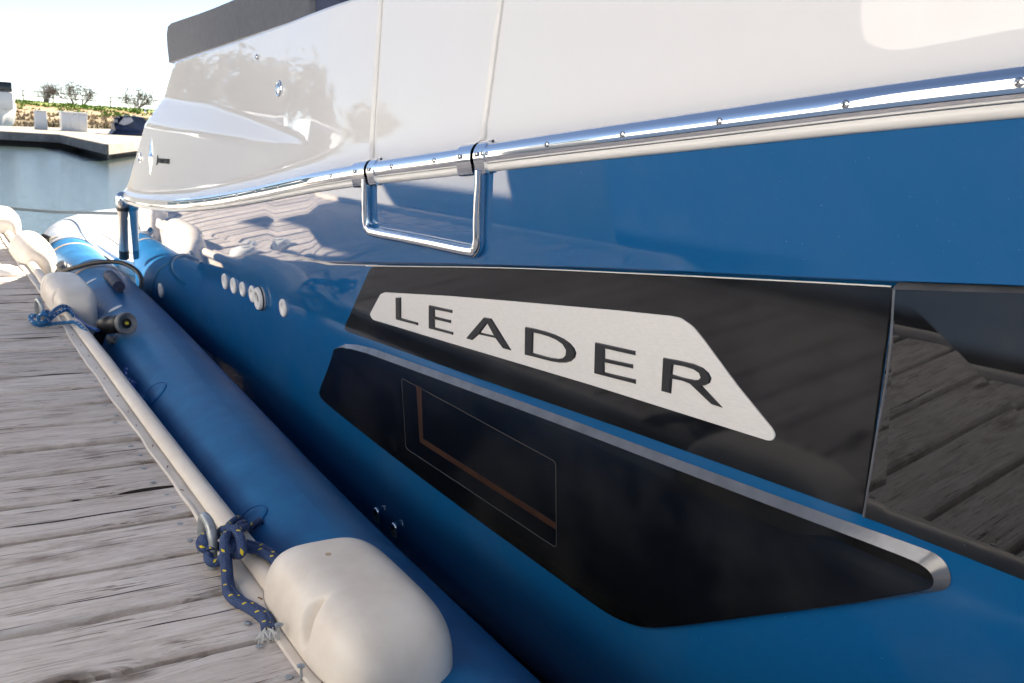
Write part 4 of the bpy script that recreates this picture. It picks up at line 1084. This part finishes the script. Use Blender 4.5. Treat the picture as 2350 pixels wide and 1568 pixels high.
# low white cleat light on the planks
wl = thing('dock_light', 'low white plastic dome light lying on the planks at the left edge', 'dock light', (0.40, 5.68, 0))
lathe('base', [(0.085, 0), (0.085, 0.012), (0.07, 0.034), (0.05, 0.04), (0, 0.041)], (0.395, 5.70, 0.002), (0, 0, 1), 'white_plastic', wl, 28)
lathe('lens', [(0.04, 0.038), (0.035, 0.047), (0.0, 0.049)], (0.395, 5.70, 0.002), (0, 0, 1), 'pvc_white', wl, 24)
# mooring line out over the water
ml = tube('mooring_line', [ony(p, yv) for p, yv in (((-260, 452), 10.5), ((-120, 463), 9.8), ((0, 476), 9.2), ((120, 486), 8.4), ((200, 489), 7.9), ((276, 491), 7.0))], 0.0125, 'rope_grey', None, 12, 8)
tag(ml, 'grey mooring line stretched low over the water to the boat stern', 'rope')

# ------------------------------------------------------------------ far dock with pedestal, dock box and covered boat
fd = bpy.data.objects.new('far_dock', None); link(fd, None, (4, 30, 0)); fd['kind'] = 'structure'
front = [onz(p, 0.0) for p in ((-260, 284), (-20, 300), (139, 309), (245, 331), (306, 326), (420, 322))]
back = [onz(p, 0.0) for p in ((420, 299), (306, 298), (-20, 289), (-260, 271))]
poly = [Vector((p.x, p.y)) for p in front+back]
slab('deck', poly, -0.06, 0.0, 'dock_concrete', fd)
for i in range(len(front)-1):
    a, b = front[i], front[i+1]; d = (b-a).normalized(); nv_ = Vector((d.y, -d.x, 0))
    V = []
    for q in (a, b):
        for o, z in ((0.05, -0.008), (0.05, -0.30), (-0.05, -0.30), (-0.05, -0.008)): V.append(q+nv_*o+Vector((0, 0, z)))
    mesh('fascia_board', V, [(0, 1, 5, 4), (1, 2, 6, 5), (2, 3, 7, 6), (3, 0, 4, 7), (0, 3, 2, 1), (4, 5, 6, 7)], 'far_timber' if i != 3 else 'dock_timber', fd, fix=True)
slab('float', offset_poly(poly, -0.7), -0.8, -0.065, 'float_dark', fd)
# power pedestal
def up_box(name, pxl, pxr, pxt, yy_, depth, mat, parent, taper=0.0, dz=0.0, bev=0.03):
    a = onz(pxl, dz); b = onz(pxr, dz); yv = (a.y+b.y)/2; w_ = abs(b.x-a.x)
    d = ray(*pxt); P = C+d*(yv/d.y); hgt = P.z-dz
    return a, b, yv, w_, hgt
a = onz((118, 299.5), 0); b = onz((161, 300.5), 0); yv = (a.y+b.y)/2; top = ony((140, 258.5), yv).z
xl, xr = ony((117.5, 299), yv).x, ony((161, 300), yv).x
xl, xr = ony((79, 296), yv).x, ony((109, 298), yv).x
base_z = 0.0
ped = thing('power_pedestal', 'narrow white power pedestal standing on the far dock beside the white dock box', 'pedestal', ((xl+xr)/2, yv, 0))
bm = bmesh.new(); box_bm(bm, (xl, yv-0.2, 0), (xr, yv+0.25, top-0.02), 0.04)
for v in bm.verts:
    if v.co.z > top*0.5: v.co.x = (xl+xr)/2+(v.co.x-(xl+xr)/2)*0.9
frombm('casing', bm, 'gel_plain', ped, True, 35)
box('cap', (xl+0.02, yv-0.22, top-0.02), (xr-0.02, yv+0.27, top+0.03), 'gel_plain', ped, 0.015)
yb = yv-0.5
xl, xr = ony((140, 296), yb).x, ony((203, 300), yb).x; top = ony((170, 257.5), yb).z
dbx = thing('dock_box', 'white three-panel dock storage box on the far dock', 'dock box', ((xl+xr)/2, yb, 0))
box('bin', (xl+0.03, yb, 0.0), (xr-0.03, yb+0.75, top-0.09), 'gel_plain', dbx, 0.02)
box('lid', (xl, yb-0.04, top-0.085), (xr, yb+0.79, top), 'gel_plain', dbx, 0.03)
w_ = (xr-xl-0.1)/3
for k in range(3):
    box('front_panel', (xl+0.05+k*w_+0.008, yb-0.012, 0.05), (xl+0.05+(k+1)*w_-0.008, yb+0.004, top-0.11), 'gel_plain', dbx, 0.006)
box('latch', ((xl+xr)/2-0.02, yb-0.03, top-0.24), ((xl+xr)/2+0.02, yb-0.01, top-0.09), 'steel', dbx, 0.006)
# tarp-covered craft at the end of the far dock
yt_ = onz((275, 310), 0).y
cov = thing('tarp_covered_skiff', 'small craft wrapped in a crumpled dark blue tarp by the far dock', 'boat', (ony((285, 305), yt_).x, yt_, 0))
g = [(252, 311), (262, 300), (258, 283), (266, 284), (268, 274), (262, 271), (272, 272), (272, 267), (284, 268), (292, 266), (300, 267), (308, 266), (330, 270), (345, 285), (350, 313)]
cP = [ony(p, yt_) for p in g]; V = []
for j, (dy, k) in enumerate(((0.0, 0.72), (-0.12, 0.95), (0.25, 1.0), (0.8, 0.92), (1.2, 0.6))):
    cc = sum(cP, Vector())/len(cP)
    for i, p in enumerate(cP):
        q = cc+(p-cc)*k; V.append((q.x+0.05*noise.noise(Vector((i, j, 1.))), p.y+dy+0.14*noise.noise(Vector((i*1.7, j*1.3, 0))), q.z+0.07*noise.noise(Vector((i*2.1, j, 5.)))))
n = len(cP); mesh('tarp', V, grid_faces(5, n, False, True)+[tuple(range(n))], 'tarp_blue', cov, fix=True)
g = [(272, 284), (284, 270), (302, 270), (306, 279), (296, 285), (284, 288)]
V = [ony(p, yt_-0.25) for p in g]+[ony(p, yt_-0.10) for p in g]; n = 6
mesh('pale_fold', V, [tuple(range(n))]+[(i, (i+1) % n, n+(i+1) % n, n+i) for i in range(n)], 'tarp_pale', cov, fix=True)
# white boat cut by the left edge of the frame
yw = 52.0
wb = thing('white_runabout', 'white runabout with steel bow rail, cut off by the left edge of the photo', 'boat', (ony((10, 285), yw).x, yw, WZ))
def loft(rows): 
    V = [p for r in rows for p in r]; return V, grid_faces(len(rows), len(rows[0]))
bx0, bx1 = ony((-95, 270), yw).x, ony((38, 268), yw).x
rows = []
for t in np.linspace(0, 1, 12):
    x = bx0+(bx1-bx0)*t; w_ = 1.1*(1-t**2.6)+0.02; zt_ = 0.55+0.25*t; zb = WZ-0.2+0.45*t**3
    rows.append([(x-0.5*(1-0)*t*0, yw+w_, zt_), (x-0.1*t, yw+w_*0.8, zb+0.35), (x-0.35*t, yw, zb), (x-0.1*t, yw-w_*0.8, zb+0.35), (x, yw-w_, zt_), (x, yw-w_*0.9, zt_+0.06), (x, yw, zt_+0.22), (x, yw+w_*0.9, zt_+0.06), (x, yw+w_, zt_)])
V, F = loft(rows); mesh('hull', V, F, 'gel_plain', wb, True, 40)
tube('bow_rail', [(bx1-0.1, yw, 0.95), (bx1-0.1, yw-0.05, 1.35), (bx1-1.0, yw-0.5, 1.45), (bx1-2.5, yw-0.95, 1.4)], 0.02, 'steel', wb, 8)
box('cabin', (bx0, yw-0.7, 0.7), (bx0+2.3, yw+0.7, 1.55), 'gel_plain', wb, 0.12)
box('windscreen', (bx0+1.6, yw-0.6, 1.4), (bx0+2.25, yw+0.6, 2.0), 'dark_glass', wb, 0.05)

# ------------------------------------------------------------------ dike with grass, road rail and bushes
ground = []
rowsD = [(0, -1.2), (3, -0.62), (5, -0.35), (9, 0.05), (13, 0.55), (17, 1.05), (21, 1.35), (24, 1.42), (32, 1.42), (60, 0.9), (400, 0.5)]
V = []
nx = 120
for i in range(nx+1):
    x = -260+560*i/nx
    for d, z in rowsD:
        y = 74+d+1.8*noise.noise(Vector((x*0.05, d*0.1, 0)))-x*0.12
        zz_ = z+(0.16*noise.noise(Vector((x*0.22, d*0.4, 3))) if 2 < d < 20 else 0)
        V.append((x, y, zz_))
mesh('dike', V, grid_faces(nx+1, len(rowsD)), 'dike_ground', None, True, None, fix=True)['kind'] = 'structure'
def dike_point(x, d):
    z = float(np.interp(d, [r[0] for r in rowsD], [r[1] for r in rowsD])); return Vector((x, 74+d-x*0.12+1.8*noise.noise(Vector((x*0.05, d*0.1, 0))), z))
V = []
for i in range(nx+1):
    x = -260+560*i/nx
    a = dike_point(x, 23.2); b = dike_point(x, 29)
    V += [(x, a.y, a.z+0.03), (x, b.y, b.z+0.04)]
mesh('dike_road', V, grid_faces(nx+1, 2), 'asphalt', None, fix=True)['kind'] = 'structure'
def tufts(name, n, d0, d1, h0, h1, mat, seed, x0=-15, x1=45):
    r = random.Random(seed); V = []; F = []
    for _ in range(n):
        x = r.uniform(x0, x1); d = r.uniform(d0, d1); p = dike_point(x, d)
        if noise.noise(Vector((x*0.35, d*0.5, seed))) < -0.12: continue
        for k in range(3):
            hh = r.uniform(h0, h1); w_ = r.uniform(0.05, 0.16); a = r.uniform(0, 3.1); dx, dy = math.cos(a)*w_, math.sin(a)*w_
            ox, oy = r.uniform(-.15, .15), r.uniform(-.15, .15); i = len(V)
            V += [(p.x+ox-dx, p.y+oy-dy, p.z-0.05), (p.x+ox+dx, p.y+oy+dy, p.z-0.05), (p.x+ox+r.uniform(-.15, .15), p.y+oy, p.z+hh)]
            F.append((i, i+1, i+2))
    o = mesh(name, V, F, mat); o['kind'] = 'stuff'; return o
tag(tufts('green_grass', 5200, 12, 23.5, 0.06, 0.20, 'grass_blade', 11), 'green grass growing along the top of the dike', 'grass')
tag(tufts('dry_reeds', 4200, 2.5, 13, 0.10, 0.30, 'dry_grass', 12), 'dry brown grass on the lower slope of the dike', 'grass')
tag(tufts('waterside_reeds', 1900, 0.8, 5, 0.2, 0.55, 'reed', 13), 'olive reeds along the foot of the dike', 'reeds')
rail_t = thing('guard_rail', 'thin dark guard rail running along the road on top of the dike', 'fence', dike_point(10, 22.6))
for k in range(24):
    x = -8+k*2.4; p = dike_point(x, 22.6)
    tube('post', [p, p+Vector((0, 0, 0.95))], 0.05, 'bark', rail_t, 6, smooth_path=False)
for hh in (0.92, 0.5):
    tube('rail', [dike_point(x, 22.6)+Vector((0, 0, hh)) for x in np.linspace(-8, 50, 24)], 0.035, 'bark', rail_t, 6, 1)

def bush(name, label, base, hgt, wid, mat, seed, nl=900, twigs=26, cat='bush', group='bushes on the dike', trunk='twig', leaf=0.10, bare=0.0):
    t = thing(name, label, cat, base, group); r = random.Random(seed)
    bmV, bmF, tips = [], [], []
    def limb(p, d, L, rad, lev):
        q = p+d*L; V0, F0, _ = tube_data([p, (p+q)/2+Vector((r.uniform(-1, 1), r.uniform(-1, 1), r.uniform(-.4, .8)))*L*0.09, q], lambda u: rad*(1-0.55*u), 5, False)
        o = len(bmV); bmV.extend(V0); bmF.extend([tuple(i+o for i in f) for f in F0]); tips.append(q); tips.append((p+q)/2)
        if lev > 0:
            for _ in range(r.randint(2, 4)):
                dd = (d+Vector((r.uniform(-1, 1), r.uniform(-1, 1), r.uniform(-.35, .7)))*0.85).normalized(); limb(p+(q-p)*r.uniform(0.45, 1.0), dd, L*r.uniform(0.5, 0.8), rad*0.55, lev-1)
    for k in range(max(3, twigs//6)):
        a = r.uniform(0, 6.28); s_ = r.uniform(0.15, 0.75)*wid/hgt
        limb(Vector(base)+Vector((math.cos(a)*wid*0.08, math.sin(a)*wid*0.08, 0)), Vector((math.cos(a)*s_, math.sin(a)*s_, 1)).normalized(), hgt*r.uniform(0.35, 0.55), hgt*0.018, 3)
    mesh('trunk', bmV, bmF, trunk, t, True, 60)
    V, F = [], []
    for _ in range(nl):
        c = r.choice(tips)+Vector((r.gauss(0, 1), r.gauss(0, 1), r.gauss(0, 0.8)))*hgt*0.085
        if r.random() < bare: continue
        a = Vector((r.gauss(0, 1), r.gauss(0, 1), r.gauss(0, 1))).normalized()*leaf*r.uniform(0.6, 1.5); b = a.cross(Vector((r.gauss(0, 1), r.gauss(0, 1), r.gauss(0, 1)))).normalized()*leaf*r.uniform(0.25, 0.6)
        i = len(V); V += [c-a, c+b, c+a, c-b]; F.append((i, i+1, i+2, i+3))
    mesh('crown', V, F, mat, t)
    return t
def bush_at(px, top, d=26.5):
    # on the dike crest
    x = 8.0
    for _ in range(25):
        p = dike_point(x, d); x = ony((px, 240), p.y).x
    p = dike_point(x, d); return p, ony((px, top), p.y).z-p.z
for px, top, half, sd, lb, mt, nl, br in ((102, 193, 22, 21, 'pale leafless bush on the dike, leftmost of the three', 'twig', 900, 0.0), (178, 192, 45, 22, 'widest olive bush on the dike, middle of the three', 'leaf_bush', 1500, 0.2), (307, 209, 33, 23, 'dark bush on the dike just left of the boat stern', 'leaf_dark', 1300, 0.1)):
    p, hh = bush_at(px, top); wid = half*2/FPX*p.y*1.05
    bush('bush', lb, p-Vector((0, 0, 0.1)), (hh+0.1)*1.3, wid*1.35, mt, sd, nl, 84, leaf=0.075 if px > 120 else 0.05)

# ------------------------------------------------------------------ what the glossy hull reflects: trees, boats and a dock box on the other side
for k, (az, ds, hh) in enumerate(((-8, 92, 9.5), (-12, 84, 9), (-16, 88, 7.5), (-20, 82, 5.5), (-25, 86, 5.5), (-30, 80, 4), (-37, 84, 4.5), (-46, 80, 5), (-54, 78, 6))):
    x, y = math.sin(math.radians(az))*ds, math.cos(math.radians(az))*ds
    bush('shore_tree', 'dark shore tree outside the view, reflected in the white topsides', (x, y, 0.9), hh, hh*0.8, 'leaf_dark' if k % 2 else 'leaf_mid', 60+k, 1500, 36, 'tree', 'shore trees reflected in the boat', 'bark', 0.42)
nb = thing('neighbour_boat', 'navy hulled white boat on the other side of the dock, seen only as a reflection', 'boat', (-2.8, 0.5, WZ))
rows = []
for t in np.linspace(0, 1, 16):
    y = 4.3-9.5*t; w_ = 1.35*(1-max(0, (t-0.45)/0.55)**2.2)+0.02; zt_ = 0.78+0.25*t
    rows.append([(-2.75+w_, y, zt_), (-2.75+w_*0.97, y, 0.3), (-2.75+w_*0.85, y, WZ-0.25), (-2.75-w_*0.85, y, WZ-0.25), (-2.75-w_, y, zt_)])
V, F = loft([[(r[0][0]-0.01*(0.5), r[0][1], 0.74)]+r[1:4]+[(r[4][0], r[4][1], 0.74)] for r in rows]); F.append((0, 1, 2, 3, 4)); mesh('hull', V, F, 'navy_gelcoat', nb, True, 40, fix=True)
rows = [[(r[0][0]+0.02, r[0][1], 0.74), (r[0][0], r[0][1], r[0][2]+0.35), (r[0][0]-0.10, r[0][1], r[0][2]+0.45), (r[4][0]+0.10, r[4][1], r[4][2]+0.45), (r[4][0], r[4][1], r[4][2]+0.35), (r[4][0]-0.02, r[4][1], 0.74)] for r in rows]
V, F = loft(rows); F.append(tuple(range(6))); mesh('topside', V, F, 'gel_plain', nb, True, 40, fix=True)
box('cabin', (-3.7, -3.0, 1.15), (-1.75, 3.2, 2.5), 'tarp_pale', nb, 0.18)
for y in (-2.0, -0.3, 1.4): box('window', (-1.755, y-0.55, 1.6), (-1.735, y+0.55, 2.0), 'dark_glass', nb, 0.008)
cr = thing('white_runabout', 'white boat across the dock, seen as a bright reflection beside the step frame', 'boat', (-2.15, 7.5, WZ))
rows = []
for t in np.linspace(0, 1, 14):
    y = 4.98+5.2*t; w_ = 0.95*(1-max(0, (t-0.5)/0.5)**2.4)+0.03; zt_ = 0.82+0.25*t
    rows.append([(-2.15+w_, y, zt_), (-2.15+w_*0.97, y, 0.2), (-2.15+w_*0.8, y, WZ-0.25), (-2.15-w_*0.8, y, WZ-0.25), (-2.15-w_, y, zt_), (-2.15-w_*0.8, y, zt_+0.08), (-2.15+w_*0.8, y, zt_+0.08), (-2.15+w_, y, zt_)])
V, F = loft(rows); F.append(tuple(range(7))); mesh('hull', V, F, 'gel_plain', cr, True, 40, fix=True)
box('console', (-2.5, 6.3, 0.9), (-1.8, 7.0, 1.45), 'gel_plain', cr, 0.08)
tube('rub_strip', [(-1.19, 5.0, 0.66), (-1.18, 7.0, 0.70), (-1.25, 8.3, 0.76), (-1.7, 9.5, 0.83)], 0.022, 'black_rubber', cr, 10)
for k, (x, y, L_) in enumerate(((-9, 24, 7), (-17, 33, 8), (-27, 40, 8))):
    t = thing('moored_boat', ('white moored boat left of the view, %s of three, seen only in the topsides' % ('nearest', 'middle', 'farthest')[k]), 'boat', (x, y, WZ), 'boats reflected in the topsides')
    rows = []
    for u in np.linspace(0, 1, 12):
        xx = x+L_*u; w_ = 1.3*(1-u**2.6)+0.02; zt_ = 0.7+0.4*u
        rows.append([(xx, y+w_, zt_), (xx, y+w_*0.8, -0.2), (xx-0.4*u, y, WZ-0.2), (xx, y-w_*0.8, -0.2), (xx, y-w_, zt_), (xx, y, zt_+0.15), (xx, y+w_, zt_)])
    V, F = loft(rows); mesh('hull', V, F, 'gel_plain', t, True, 40)
    box('cabin', (x+0.8, y-0.85, 0.7), (x+4.2, y+0.85, 1.7), 'tarp_pale', t, 0.2)
    box('window_band', (x+1.0, y-0.88, 1.15), (x+4.0, y-0.84, 1.5), 'dark_glass', t, 0.01)
